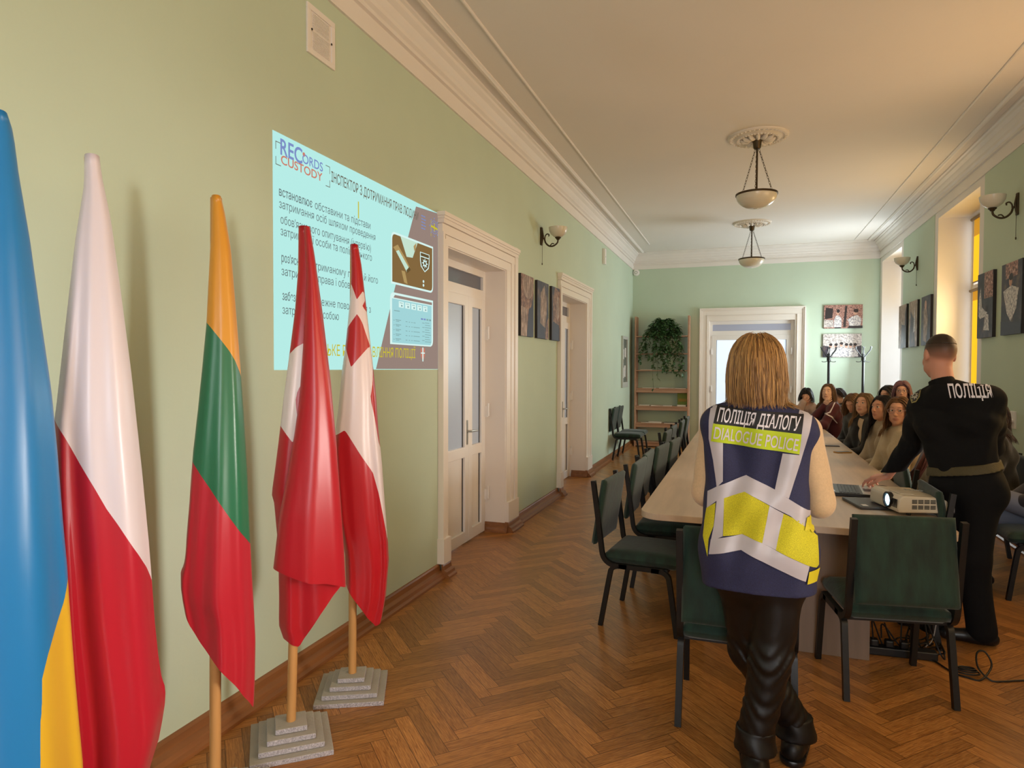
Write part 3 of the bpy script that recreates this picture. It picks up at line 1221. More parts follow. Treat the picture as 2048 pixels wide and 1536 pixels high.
b = MB()
b.tube(smooth_path([(0.82, 5.17, 0.757), (0.93, 5.20, 0.772), (1.00, 5.10, 0.764), (1.04, 4.93, 0.756), (1.062, 4.80, 0.757)], 8), 0.0035, 6)
tag(b.build('cable', m_cable, smooth=1.0), 'thin black cable curving across the table from the open laptop', 'cable')
b = MB()
b.tube(smooth_path([(0.99, 4.79, 0.754), (1.03, 4.76, 0.754), (1.068, 4.70, 0.753), (1.085, 4.66, 0.70), (1.09, 4.62, 0.4), (1.07, 4.50, 0.12), (1.02, 4.36, 0.008), (0.95, 4.24, 0.006)], 8), 0.004, 6)
tag(b.build('cable', m_cable, smooth=1.0), 'black cable hanging off the right table edge behind the projector', 'cable')
m_lightcable = mat('pale_cable', '#8d8884', 0.5)
b = MB()
b.tube(smooth_path([(1.02, 4.40, 0.752), (1.075, 4.36, 0.748), (1.10, 4.33, 0.70), (1.115, 4.30, 0.62), (1.09, 4.30, 0.50), (1.10, 4.28, 0.42), (1.07, 4.27, 0.36), (1.02, 4.22, 0.10), (0.97, 4.17, 0.05)], 8), 0.003, 6)
tag(b.build('cable', m_lightcable, smooth=1.0), 'pale grey cable looping down beside the near right table corner', 'cable')

# power strip and the cable tangle on the floor under the table end
t = thing('power_strip', (0.83, 4.13, 0), 'dark power strip on the parquet under the near table end', 'power strip')
R = Matrix.Rotation(math.radians(4), 3, 'Z')
MB().box((0.835, 4.12, 0.024), (0.36, 0.062, 0.046), R).build('housing', m_black, t, bevel=0.006)
for q in range(3):
    p = Vector((0.835, 4.12, 0.066)) + R @ Vector((-0.13 + q * 0.075, 0, 0))
    MB().box(p, (0.042, 0.045, 0.04), R).build('plug', m_black, t, bevel=0.008)
b = MB()
rc = random.Random(3)
for q in range(7):
    pts = [(0.70 + q * 0.045, 4.12 + rc.uniform(-0.02, 0.02), 0.085)]
    x, y = pts[0][0], pts[0][1]
    pts.append((x + rc.uniform(-0.03, 0.03), y + 0.03, 0.15 + rc.uniform(0, 0.07)))
    for _ in range(5):
        x += rc.uniform(-0.02, 0.13)
        y += rc.uniform(-0.03, 0.09)
        pts.append((min(x, 1.05), y, 0.012 + abs(rc.gauss(0, 0.035))))
    b.tube(smooth_path(pts, 6), 0.0042, 6)
tag(b.build('cable', m_cable, smooth=1.0), 'tangle of black cables on the floor round the power strip', 'cable', kind='stuff')
b = MB()
b.tube(smooth_path([(0.972,4.103,0), (1.002,4.088,0), (1.035,4.006,0), (1.062,3.962,0), (1.106,3.937,0), (1.163,3.929,0), (1.235, 4.02, 0.045), (1.215, 4.055, 0.10), (1.175, 4.04, 0.095), (1.165, 3.985, 0.04), (1.209,3.94,0), (1.273,3.952,0), (1.369,3.998,0), (1.75, 4.16, 0.0), (2.2, 4.4, 0.0)], 8), 0.0048, 6)
for q in range(3):
    cpt = np.array((1.118,3.983,0))
    b.tube([(cpt[0] + (0.055 - 0.008 * q) * math.cos(a_ * PI / 8), cpt[1] + (0.03 - 0.006 * q) * math.sin(a_ * PI / 8) + 0.01 * q, 0.01 + 0.006 * q) for a_ in range(17)], 0.0045, 6)
o = b.build('cable', m_cable, smooth=1.0)
o.location.z += 0.006
tag(o, 'black mains cable with a loop and a small coil running right across the parquet', 'cable')

# ------------------------------------------------------------------ bookcase with plant and papers
m_beech = mat('beech_board', '#b48a6f', 0.5, noise=(3, 0.08), stretch=(1, 1, 8))
YS0, YS1 = 13.33, 13.62
t = thing('bookcase', (-1.55, 13.47, 0), 'open beech ladder bookcase in the far left corner', 'bookcase')
for x in (-2.075, -1.035):
    MB().box2((x - 0.016, YS0, 0), (x + 0.016, YS1, 2.63)).build('side_panel', m_beech, t, bevel=0.002)
SHZ = [2.235, 1.885, 1.55, 1.185, 0.83, 0.485, 0.105]
for z in SHZ:
    MB().box2((-2.058, YS0 + 0.004, z - 0.02), (-1.052, YS1, z)).build('shelf', m_beech, t, bevel=0.002)
for z in SHZ[3:]:
    MB().box2((-2.058, YS1 - 0.10, z - 0.10), (-1.052, YS1 - 0.08, z - 0.021)).build('shelf_rail', m_beech, t)
    MB().box2((-2.058, YS0 + 0.015, z - 0.085), (-1.052, YS0 + 0.033, z - 0.021)).build('shelf_rail', m_beech, t)
papers = [
    ('booklet', -1.86, 3, 0.24, '#d8cfc0', 0.018, 'pale booklet lying at the left on the upper narrow shelf'), 
    ('magazine', -1.80, 4, 0.26, '#8f9a86', 0.017, 'grey green magazine at the left end of the upper deep shelf'),
    ('magazine', -1.47, 4, 0.28, '#c2beb2', 0.016, 'light magazine in the middle of the upper deep shelf'),
    ('magazine', -1.19, 4, 0.22, '#6f6b60', 0.014, 'dark magazine at the right end of the upper deep shelf'),
    ('booklet', -1.90, 5, 0.20, '#e6ded2', 0.017, 'white booklet at the left end of the middle deep shelf'),
    ('booklet', -1.66, 5, 0.22, '#c9a98e', 0.016, 'tan booklet left of centre on the middle deep shelf'),
    ('booklet', -1.44, 5, 0.18, '#e9dcd4', 0.016, 'pinkish white booklet right of centre on the middle deep shelf'),
    ('book', -1.16, 5, 0.17, '#efe6dc', 0.030, 'thick white book at the right end of the middle deep shelf'),
    ('book', -1.68, 6, 0.25, '#efe3da', 0.026, 'white book lying on the lower deep shelf'),
    ('magazine', -1.35, 6, 0.30, '#77706a', 0.016, 'dark magazine lying beside the white book on the lower deep shelf'),
    ('magazine', -1.88, 6, 0.14, '#a4947f', 0.016, 'brownish magazine at the left of the lower deep shelf'),
]
for (nm, x, s_, w_, c_, h_, lb) in papers:
    z = {3: 1.55, 4: 1.185, 5: 0.83, 6: 0.485}[s_]
    b = MB()
    b.box((x, YS0 + 0.12, z + h_ / 2 + 0.0005), (w_, 0.19, h_ * 0.8), rnd.uniform(-0.12, 0.12), 1)
    b.box((x, YS0 + 0.12, z + h_ - h_ * 0.1 + 0.0005), (w_ + 0.004, 0.194, h_ * 0.14), rnd.uniform(-0.1, 0.1), 0)
    tag(b.build(nm, [mat('print_' + c_, c_, 0.5), mat('page_edges', '#ded6c8', 0.8)]), lb, nm, 'papers on the bookcase')
b = MB()
b.box((-1.155, YS1 - 0.10, 0.961), (0.20, 0.012, 0.255), Matrix.Rotation(math.radians(8), 3, 'X'), 0)
b.box((-1.155, YS1 - 0.1085, 0.951), (0.16, 0.002, 0.06), Matrix.Rotation(math.radians(8), 3, 'X'), 1)
b.box((-1.155, YS1 - 0.099, 1.03), (0.16, 0.002, 0.07), Matrix.Rotation(math.radians(8), 3, 'X'), 2)
tag(b.build('folder', [mat('olive_print', '#7f8f3c', 0.5), mat('ochre_print', '#a98a3a', 0.5), mat('green_print', '#4f7a3a', 0.5)]), 'olive green printed folder standing at the right of the bookcase', 'folder', 'papers on the bookcase')

# trailing pot plant on the top shelf
t = thing('potted_plant', (-1.52, 13.46, 2.235), 'bushy green trailing pot plant on top of the bookcase', 'plant')
MB().lathe([(0.085, 0.0), (0.115, 0.16), (0.122, 0.165), (0.122, 0.18), (0.108, 0.18), (0.1, 0.15), (0, 0.15)], (-1.52, 13.46, 2.235), 24).build('pot', mat('brown_pot', '#5a4334', 0.5), t, smooth=0.7)
V, F, S = [], [], MB()
rp_ = random.Random(11)


def leaf(p, d, L, w_):
    d = Vector(d).normalized()
    s = d.cross(Vector((rp_.uniform(-.4, .4), rp_.uniform(-.4, .4), 1))).normalized()
    n_ = s.cross(d)
    k = len(V)
    for (tt, ww, dz) in ((0, 0.05, 0), (0.25, 0.85, 0.02), (0.55, 1.0, 0.02), (0.8, 0.6, -0.03), (1, 0.04, -0.12)):
        c_ = Vector(p) + d * L * tt + n_ * L * dz
        V.extend([c_ - s * w_ * ww + n_ * L * 0.10 * ww, c_, c_ + s * w_ * ww + n_ * L * 0.10 * ww])
    for i in range(4):
        a_ = k + i * 3
        F.extend([(a_, a_ + 1, a_ + 4, a_ + 3), (a_ + 1, a_ + 2, a_ + 5, a_ + 4)])


top = Vector((-1.52, 13.44, 2.40))
for q in range(620):
    u_ = rp_.random()
    a_ = rp_.uniform(0, 2 * PI)
    el_ = rp_.uniform(-0.5, 1.45)
    r_ = rp_.uniform(0.55, 1.0)
    p = top + Vector((math.cos(a_) * math.cos(el_) * 0.33 * r_, math.sin(a_) * math.cos(el_) * 0.17 * r_ - 0.05, math.sin(el_) * 0.27 * r_ - 0.08))
    d = Vector((math.cos(a_), math.sin(a_) * 0.8 - 0.3, rp_.uniform(-1.1, 0.35)))
    leaf(p, d, rp_.uniform(0.06, 0.10), rp_.uniform(0.022, 0.034))
trails = [(-1.88, 1.99), (-1.97, 1.72), (-1.80, 1.80), (-1.70, 1.62), (-1.62, 1.38), (-1.55, 1.75), (-1.45, 1.62), (-1.40, 1.50), (-1.30, 1.52), (-1.22, 1.48), (-1.18, 1.98), (-1.70, 1.18), (-1.14, 1.44), (-1.36, 1.85), (-1.60, 1.86), (-1.26, 1.80), (-1.50, 1.55), (-1.45, 1.9), (-1.55, 1.95), (-1.66, 1.95)]
for (x, z) in trails:
    pts = smooth_path([(-1.52 + (x + 1.52) * 0.4, 13.40, 2.40), (x * 0.75 - 1.52 * 0.25, 13.27, 2.30), (x + rp_.uniform(-.03, .03), 13.245, (2.2 + z) / 2), (x, 13.26, z)], 7)
    S.tube(pts, 0.003, 5)
    for p in pts[6:]:
        for _ in range(2 if z > 1.3 else 1):
            if z < 1.4 and rp_.random() < 0.55:
                continue
            leaf(p, (rp_.uniform(-1, 1), rp_.uniform(-0.6, 0.1), rp_.uniform(-1.0, 0.0)), rp_.uniform(0.055, 0.09), rp_.uniform(0.020, 0.031))
m_leaf = mat('dark_green_leaf', '#3c5a32', 0.45, noise=(14, 0.35))
S.build('stems', mat('green_stem', '#4b5a34', 0.6), t)
mesh_obj('foliage', V, F, m_leaf, t, smooth=1.0)

# ------------------------------------------------------------------ coat racks
for k, (x, y) in enumerate(((1.44, 13.05), (1.99, 13.02))):
    t = thing('coat_rack', (x, y, 0), ['black coat rack left of the pair before the far wall pictures', 'black coat rack right of the pair, next to the far window'][k], 'coat rack', 'coat racks by the far wall')
    b = MB()
    b.tube([(x, y, 0.02), (x, y, 1.74)], 0.0225, 12)
    b.lathe([(0.0225, 1.74), (0.034, 1.745), (0.034, 1.80), (0.025, 1.81), (0.025, 1.86), (0, 1.87)], (x, y, 0), 16)
    b.build('pole', m_steel, t, smooth=0.7)
    for q in range(6):
        a_ = q * PI / 3 + 0.3
        c, s = math.cos(a_), math.sin(a_)
        f = lambda r_, z_: (x + c * r_, y + s * r_, z_)
        b = MB()
        b.tube(smooth_path([f(0.025, 1.80), f(0.05, 1.83), f(0.085, 1.875), f(0.125, 1.925), f(0.14, 1.97)], 4), 0.0075, 6)
        b.lathe([(0, -0.012), (0.012, -0.006), (0.012, 0.006), (0, 0.012)], f(0.141, 1.975), 8)
        b.build('upper_hook', m_steel, t, smooth=0.7)
    for q in range(4):
        a_ = q * PI / 2 + 0.1
        c, s = math.cos(a_), math.sin(a_)
        f = lambda r_, z_: (x + c * r_, y + s * r_, z_)
        b = MB()
        b.tube(smooth_path([f(0.02, 1.765), f(0.035, 1.725), f(0.07, 1.712), f(0.105, 1.715), f(0.115, 1.725)], 4), 0.006, 6)
        b.build('lower_hook', m_steel, t, smooth=0.7)
    b = MB()
    for q in range(4):
        a_ = q * PI / 2 + 0.5
        c, s = math.cos(a_), math.sin(a_)
        b.tube(smooth_path([(x, y, 0.10), (x + c * 0.1, y + s * 0.1, 0.08), (x + c * 0.22, y + s * 0.22, 0.012)], 4), 0.012, 8)
    b.build('base', m_steel, t, smooth=0.7)

# ------------------------------------------------------------------ lamps
m_opal = mat('opal_glass', '#d9d3c4', 0.25, sss=0.15)


def pendant(x, y, label):
    t = thing('pendant_lamp', (x, y, 3.2), label, 'lamp', 'hanging bowl lamps')
    zr = 3.35
    b = MB()
    b.lathe([(0.0, ZC - 0.03), (0.045, ZC - 0.03), (0.05, ZC - 0.045), (0.042, ZC - 0.06), (0.036, ZC - 0.115), (0.028, ZC - 0.125), (0.0, ZC - 0.13)], (x, y, 0), 20)
    b.build('canopy', m_bronze, t, smooth=0.7)
    MB().tube([(x, y, ZC - 0.12), (x, y, zr - 0.02)], 0.0095, 8).build('rod', m_bronze, t, smooth=0.8)
    for q in range(3):
        a_ = q * 2 * PI / 3 + 0.45
        p0 = Vector((x + 0.02 * math.cos(a_), y + 0.02 * math.sin(a_), ZC - 0.125))
        p1 = Vector((x + 0.178 * math.cos(a_), y + 0.178 * math.sin(a_), zr + 0.005))
        b = MB()
        n_ = 17
        d = (p1 - p0) / n_
        up = d.normalized()
        s1 = up.cross(Vector((0, 0, 1))).normalized()
        s2 = up.cross(s1)
        for i in range(n_):
            c = p0 + d * (i + 0.5)
            s_ = s1 if i % 2 else s2
            L = d.length * 0.62
            b.tube([c + up * L * math.cos(k * PI / 5) + s_ * 0.0075 * math.sin(k * PI / 5) for k in range(10)], 0.0022, 4, closed=True)
        b.build('chain', m_bronze, t)
    b = MB()
    b.lathe([(0.192, zr - 0.012), (0.203, zr - 0.008), (0.203, zr + 0.008), (0.192, zr + 0.012), (0.186, zr + 0.004), (0.186, zr - 0.006)], (x, y, 0), 40)
    b.build('rim', m_bronze, t, smooth=0.7)
    pr = [(0.196 * math.cos(k * PI / 20), zr - 0.008 - 0.135 * math.sin(k * PI / 20)) for k in range(10)] + [(0.0, zr - 0.143)]
    pr += [(0.0, zr - 0.139)] + [(0.19 * math.cos(k * PI / 20), zr - 0.008 - 0.131 * math.sin(k * PI / 20)) for k in range(9, -1, -1)]
    MB().lathe(pr, (x, y, 0), 40).build('bowl', m_opal, t, smooth=0.9)
    for q in range(2):
        MB().lathe([(0.0, 0.035), (0.014, 0.03), (0.014, -0.02), (0, -0.03)], (x + 0.06 * (1 if q else -1), y, zr - 0.03), 10).build('socket', m_white, t)
    return t


pendant(0.10, 7.10, 'hanging opal bowl lamp nearer the camera, on three bronze chains')
pendant(0.095, 11.27, 'hanging opal bowl lamp farther down the room before the far wall')


def sconce(x, y, z, sx, label):
    """wall lamp: back plate, curled arm, opal cup; sx points into the room"""
    t = thing('wall_lamp', (x, y, z), label, 'lamp', 'bronze wall lamps')
    f = lambda d, h, w_=0.0: (x + sx * d, y + w_, z + h)
    b = MB()
    b.box(f(0.011, 0.0), (0.022, 0.045, 0.20)).tube([f(0.012, 0.10), f(0.03, 0.0), f(0.012, -0.10)], 0.012, 8)
    b.build('back_plate', m_bronze, t, bevel=0.008)
    b = MB()
    b.tube(smooth_path([f(0.02, -0.01), f(0.045, -0.03), f(0.06, -0.075), f(0.10, -0.112), f(0.15, -0.115), f(0.195, -0.085), f(0.205, -0.05)], 6), 0.0095, 8)
    b.tube(smooth_path([f(0.05, -0.04), f(0.055, 0.0), f(0.075, 0.022), f(0.098, 0.014), f(0.095, -0.006)], 6), 0.007, 8)
    b.tube(smooth_path([f(0.115, -0.108), f(0.135, -0.088), f(0.16, -0.092)], 4), 0.006, 6)
    b.build('arm', m_bronze, t, smooth=0.9)
    b = MB()
    b.lathe([(0.0, -0.055), (0.018, -0.05), (0.022, -0.04), (0.034, -0.03), (0.036, -0.022), (0.0, -0.02)], f(0.205, 0), 16)
    b.build('cup_holder', m_bronze, t, smooth=0.8)
    pr = [(0.02, -0.022), (0.05, -0.012), (0.082, 0.014), (0.10, 0.05), (0.105, 0.088), (0.101, 0.088), (0.096, 0.05), (0.078, 0.018), (0.046, -0.006), (0.0, -0.016)]
    MB().lathe(pr, f(0.205, 0), 28).build('shade', m_opal, t, smooth=0.9)
    b = MB()
    b.tube([f(0.02, -0.095), f(0.02, -0.30)], 0.0022, 5).lathe([(0, 0.014), (0.006, 0.008), (0.006, -0.01), (0, -0.014)], f(0.02, -0.31), 8)
    b.build('pull_cord', m_bronze, t)
    return t


sconce(XL, 7.13, 3.08, 1, 'bronze wall lamp with opal cup on the left wall between the doors')
sconce(XR, 7.20, 3.10, -1, 'bronze wall lamp with opal cup at the right picture edge, nearest on the right wall')
sconce(XR, 10.86, 3.11, -1, 'bronze wall lamp with opal cup on the right wall between the two windows')

# ------------------------------------------------------------------ small things on the walls
t = thing('air_vent', (XL, 3.04, 3.25), 'cream air vent grille high on the left wall under the cornice', 'vent')
y0, y1, z0, z1 = 2.92, 3.165, 3.255, 3.515
b = MB()
for q in (((y0, z0), (y1, z0 + 0.03)), ((y0, z1 - 0.03), (y1, z1)), ((y0, z0 + 0.03), (y0 + 0.03, z1 - 0.03)), ((y1 - 0.03, z0 + 0.03), (y1, z1 - 0.03))):
    b.box2((XL, q[0][0], q[0][1]), (XL + 0.012, q[1][0], q[1][1]))
b.build('frame', m_pvc, t, bevel=0.002)
b = MB()
b.box2((XL, y0 + 0.03, z0 + 0.03), (XL + 0.004, y1 - 0.03, z1 - 0.03))
for q in range(26):
    zz = z0 + 0.034 + q * 0.0074
    b.box2((XL + 0.0035, y0 + 0.05, zz), (XL + 0.009, y1 - 0.05, zz + 0.004))
b.box2((XL + 0.0035, y0 + 0.03, (z0 + z1) / 2 - 0.004), (XL + 0.0115, y1 - 0.03, (z0 + z1) / 2 + 0.004))
b.build('slats', m_pvc, t)
for yy in (y0 + 0.035, y1 - 0.035):
    MB().lathe([(0.006, 0), (0.006, 0.003), (0, 0.004)], (XL + 0.011, yy, (z0 + z1) / 2), 10, R=Matrix.Rotation(PI / 2, 3, 'Y')).build('screw', m_dark, t)

t = thing('junction_box', (XL, 10.60, 3.27), 'small white box high on the left wall before the far corner', 'box')
MB().box2((XL, 10.545, 3.28), (XL + 0.045, 10.655, 3.53)).build('cover', m_pvc, t, bevel=0.006)
MB().box2((XL + 0.0445, 10.60, 3.395), (XL + 0.047, 10.612, 3.405)).build('indicator', m_dark, t)
t = thing('alarm_siren', (-2.12, YF, 3.56), 'round white alarm device in the far left corner under the cornice', 'alarm')
Rf = Matrix.Rotation(PI / 2, 3, 'X')
MB().lathe([(0.066, 0), (0.066, 0.03), (0.058, 0.045), (0.04, 0.052), (0, 0.054)], (-2.115, YF, 3.555), 24, R=Rf).build('housing', m_pvc, t, smooth=0.6)
MB().lathe([(0.03, 0.05), (0.03, 0.056), (0.02, 0.056), (0.02, 0.05)], (-2.115, YF, 3.555), 20, R=Rf).build('sounder_ring', m_silver, t, smooth=0.6)
t = thing('notice_cabinet', (XL, 12.65, 1.2), 'shallow grey framed glass wall cabinet on the left wall beside the bookcase', 'cabinet')
b = MB()
y0, y1, z0, z1 = 12.33, 12.93, 1.22, 2.20
for q in (((y0, z0), (y1, z0 + 0.10)), ((y0, z1 - 0.06), (y1, z1)), ((y0, z0 + 0.10), (y0 + 0.07, z1 - 0.06)), ((y1 - 0.07, z0 + 0.10), (y1, z1 - 0.06))):
    b.box2((XL, q[0][0], q[0][1]), (XL + 0.035, q[1][0], q[1][1]))
b.build('frame', mat('pale_grey_paint', '#b9bdb4', 0.5), t, bevel=0.003)
b = MB()
b.box2((XL, y0 + 0.07, z0 + 0.10), (XL + 0.012, y1 - 0.07, z1 - 0.06), 0)
for (ya, za, wz) in ((12.45, 1.40, 0.2), (12.62, 1.42, 0.22), (12.45, 1.75, 0.2), (12.66, 1.80, 0.18)):
    b.box2((XL + 0.011, ya, za), (XL + 0.014, ya + 0.14, za + wz), 1)
b.build('notice_board', [mat('board_grey', '#73796f', 0.7), m_white], t)
MB().box2((XL + 0.024, y0 + 0.07, z0 + 0.10), (XL + 0.027, y1 - 0.07, z1 - 0.06)).build('pane', m_glass, t)
MB().box2((XL + 0.034, y0 + 0.02, 1.70), (XL + 0.048, y0 + 0.045, 1.76)).build('lock', m_metal, t)
t = thing('radiator_pipe', (XR, 7.18, 1.06), 'short white heating pipe with square wall plate low on the right wall', 'pipe')
MB().box2((XR - 0.02, 7.13, 1.05), (XR, 7.25, 1.21)).build('wall_plate', m_pvc, t, bevel=0.004)
MB().tube(smooth_path([(XR - 0.01, 7.18, 1.12), (XR - 0.05, 7.185, 1.12), (XR - 0.07, 7.24, 1.12), (XR - 0.07, 7.6, 1.12)], 5), 0.019, 10).build('pipe', m_pvc, t, smooth=0.9)


# ------------------------------------------------------------------ canvas prints
def art_mat(name, dark, mid, light, sc_, seed, stretch=(1, 1, 1)):
    m = bpy.data.materials.new(name)
    m.use_nodes = True
    nt = m.node_tree
    bs = nt.nodes['Principled BSDF']
    bs.inputs['Roughness'].default_value = 0.55
    tc = nt.nodes.new('ShaderNodeTexCoord')
    mp = nt.nodes.new('ShaderNodeMapping')
    mp.inputs['Location'].default_value = (seed * 1.7, seed * 0.9, seed)
    mp.inputs['Scale'].default_value = stretch
    n = nt.nodes.new('ShaderNodeTexNoise')
    n.inputs['Scale'].default_value = sc_
    n.inputs['Detail'].default_value = 6
    n.inputs['Roughness'].default_value = 0.65
    nt.links.new(tc.outputs['Object'], mp.inputs[0])
    nt.links.new(mp.outputs[0], n.inputs['Vector'])
    r = nt.nodes.new('ShaderNodeValToRGB')
    r.color_ramp.elements[0].position = 0.40
    r.color_ramp.elements[0].color = lin(dark) + (1,)
    r.color_ramp.elements[1].position = 0.68
    r.color_ramp.elements[1].color = lin(light) + (1,)
    e_ = r.color_ramp.elements.new(0.54)
    e_.color = lin(mid) + (1,)
    nt.links.new(n.outputs['Fac'], r.inputs[0])
    nt.links.new(r.outputs[0], bs.inputs['Base Color'])
    return m


def ellp(cx, cy, rx, ry, n=18, rot=0.0):
    return [(cx + rx * math.cos(a) * math.cos(rot) - ry * math.sin(a) * math.sin(rot), cy + rx * math.cos(a) * math.sin(rot) + ry * math.sin(a) * math.cos(rot)) for a in [2 * PI * k / n for k in range(n)]]


m_ca_d = art_mat('print_dark_interior', '#25222b', '#3d3440', '#6d584c', 7, 1)
m_ca_s = art_mat('print_stone_figure', '#77604f', '#a58b76', '#cdb7a2', 22, 2, (1, 1, 0.5))
m_ca_b = art_mat('print_warm_wall', '#5d4032', '#8f684e', '#b8977a', 18, 3)
m_ca_n = mat('print_navy_shadow', '#2b2a3a', 0.55)
m_sk = mat('print_skin_tone', '#c79a84', 0.6)
m_hr = mat('print_hair_tone', '#2a1f1e', 0.6)
m_sh = art_mat('print_white_embroidery', '#8e8a92', '#d9d3d0', '#f0ebe6', 34, 5)
m_bk = art_mat('print_book_rows', '#3a2a2c', '#b57f6e', '#e6d3c6', 46, 6, (2.2, 1, 0.7))
m_bk2 = art_mat('print_pale_magazines', '#8f8583', '#cfc4bd', '#ece4dd', 30, 8)
m_side = mat('canvas_side_dark', '#2a2526', 0.7)


def canvas(label, group, o, u, n, w, h, layers, t=0.03):
    """o lower left corner on the wall, u along the picture, n out of the wall; layers: (material, polygon in 0..1)"""
    o, u, n = Vector(o), Vector(u), Vector(n)
    z = Vector((0, 0, 1))
    f = lambda a, b_, d: o + u * a * w + z * b_ * h + n * d
    r = thing('canvas_print', tuple(f(0.5, 0, 0)), label, 'picture', group)
    sq = [(0, 0), (1, 0), (1, 1), (0, 1)]
    MB().prism(sq, lambda p: f(p[0], p[1], 0), lambda p: f(p[0], p[1], t)).build('stretcher_canvas', m_side, r)
    b = MB()
    ms_ = []
    for k, (m, poly) in enumerate(layers):
        if m not in ms_:
            ms_.append(m)
        poly = [(min(max(a, 0.0), 1.0), min(max(c, 0.0), 1.0)) for a, c in (poly or sq)]
        V = [f(p[0], p[1], t + 0.0006 + 0.0004 * k) for p in poly]
        b.add(V, [tuple(range(len(V)))], ms_.index(m))
    mesh_obj('print', b.v, b.f, ms_, r, midx=b.m)
    return r


GL = 'canvas prints between the left doors'
specs = [
    ('canvas print of a pale mask over a dark drape, first after the near door', 6.36, 6.78, [(m_ca_b, None), (m_ca_s, ellp(0.55, 0.82, 0.42, 0.2)), (m_ca_n, [(0.45, 0), (1, 0), (1, 0.75), (0.8, 0.5), (0.6, 0.45)]), (m_ca_s, [(0, 0), (0.45, 0), (0.5, 0.45), (0, 0.48)])]),
    ('canvas print of a standing stone figure with dark base, middle of the left three', 6.92, 7.36, [(m_ca_d, None), (m_ca_s, [(0.25, 0.25), (0.7, 0.2), (0.85, 0.6), (0.6, 0.95), (0.3, 0.8)]), (m_ca_n, [(0, 0), (0.7, 0), (0.6, 0.2), (0.1, 0.3), (0, 0.4)]), (m_ca_b, [(0.7, 0), (1, 0), (1, 0.4), (0.8, 0.3)])]),
    ('canvas print with a warm brown figure and navy base, beside the second door casing', 7.50, 7.95, [(m_ca_d, None), (m_ca_b, [(0.15, 0.3), (0.9, 0.25), (1, 0.9), (0.3, 1.0), (0.1, 0.7)]), (m_ca_s, ellp(0.6, 0.62, 0.16, 0.22)), (m_ca_n, [(0.05, 0), (0.75, 0), (0.7, 0.3), (0.1, 0.35)])]),
]
for (lb, ya, yb, ly_) in specs:
    canvas(lb, GL, (XL, ya, 1.925), (0, 1, 0), (1, 0, 0), yb - ya, 0.64, ly_)
GR = 'canvas prints on the right wall'
fig = lambda m1, m2: [(m_ca_d, None), (m_ca_n, [(0, 0), (1, 0), (1, 0.3), (0, 0.4)]), (m1, [(0.25, 0.1), (0.6, 0.05), (0.75, 0.5), (0.55, 0.8), (0.3, 0.75)]), (m2, ellp(0.48, 0.82, 0.12, 0.09))]
# on the right wall the picture's left edge is the far one
for (lb, ya, yb, ly_) in [
    ('canvas print of a reaching pale figure, first beside the near window of the right wall', 7.70, 8.15, [(m_ca_d, None), (m_bk, [(0.45, 0.6), (1, 0.6), (1, 1), (0.45, 1)]), (m_sh, [(0.1, 0.35), (0.2, 0.3), (0.5, 0.32), (0.7, 0.38), (0.5, 0.42), (0.3, 0.48), (0.22, 0.78), (0.1, 0.6)]), (m_sh, [(0.45, 0.12), (0.8, 0.1), (0.75, 0.35), (0.55, 0.36)]), (m_hr, ellp(0.62, 0.44, 0.07, 0.05))]),
    ('canvas print of a figure in a white embroidered shirt, cut by the right picture edge', 6.98, 7.47, [(m_ca_d, None), (m_bk, [(0.2, 0.78), (0.8, 0.8), (0.8, 1), (0.2, 1)]), (m_sh, [(0.1, 0.62), (0.3, 0.3), (0.5, 0.18), (0.75, 0.35), (0.85, 0.62), (0.5, 0.68)]), (m_sk, ellp(0.46, 0.74, 0.08, 0.07)), (m_hr, ellp(0.48, 0.8, 0.1, 0.05)), (m_ca_n, [(0, 0), (1, 0), (1, 0.15), (0, 0.2)])]),
    ('grey canvas print with a pale standing figure, right of three between the windows', 10.00, 10.47, fig(m_ca_s, m_sk)),
    ('grey canvas print with pillars and a pale cloth, middle of three between the windows', 10.70, 11.19, [(m_ca_s, None), (m_ca_d, [(0.1, 0), (0.8, 0), (0.6, 0.6), (0.2, 0.8)]), (m_sh, [(0.55, 0.3), (0.8, 0.35), (0.7, 0.9)])]),
    ('grey canvas print nearest the far window, left of three between the windows', 11.36, 11.87, [(m_ca_s, None), (m_ca_d, [(0.3, 0), (1, 0), (1, 0.5), (0.4, 0.55)]), (m_hr, [(0.8, 0.2), (1, 0.2), (1, 0.95), (0.85, 0.8)])]),
]:
    canvas(lb, GR, (XR - 0.006, yb, 1.915), (0, -1, 0), (-1, 0, 0), yb - ya, 0.665, ly_)
GF = 'pictures on the far wall'
reader = lambda cx, s: [(m_sh, [(cx - 0.13 * s, 0.05), (cx + 0.13 * s, 0.05), (cx + 0.12 * s, 0.42), (cx + 0.04 * s, 0.55), (cx - 0.05 * s, 0.55), (cx - 0.11 * s, 0.4)]), (m_sk, ellp(cx, 0.66, 0.05 * s, 0.10)), (m_hr, ellp(cx + 0.01, 0.74, 0.055 * s, 0.08))]
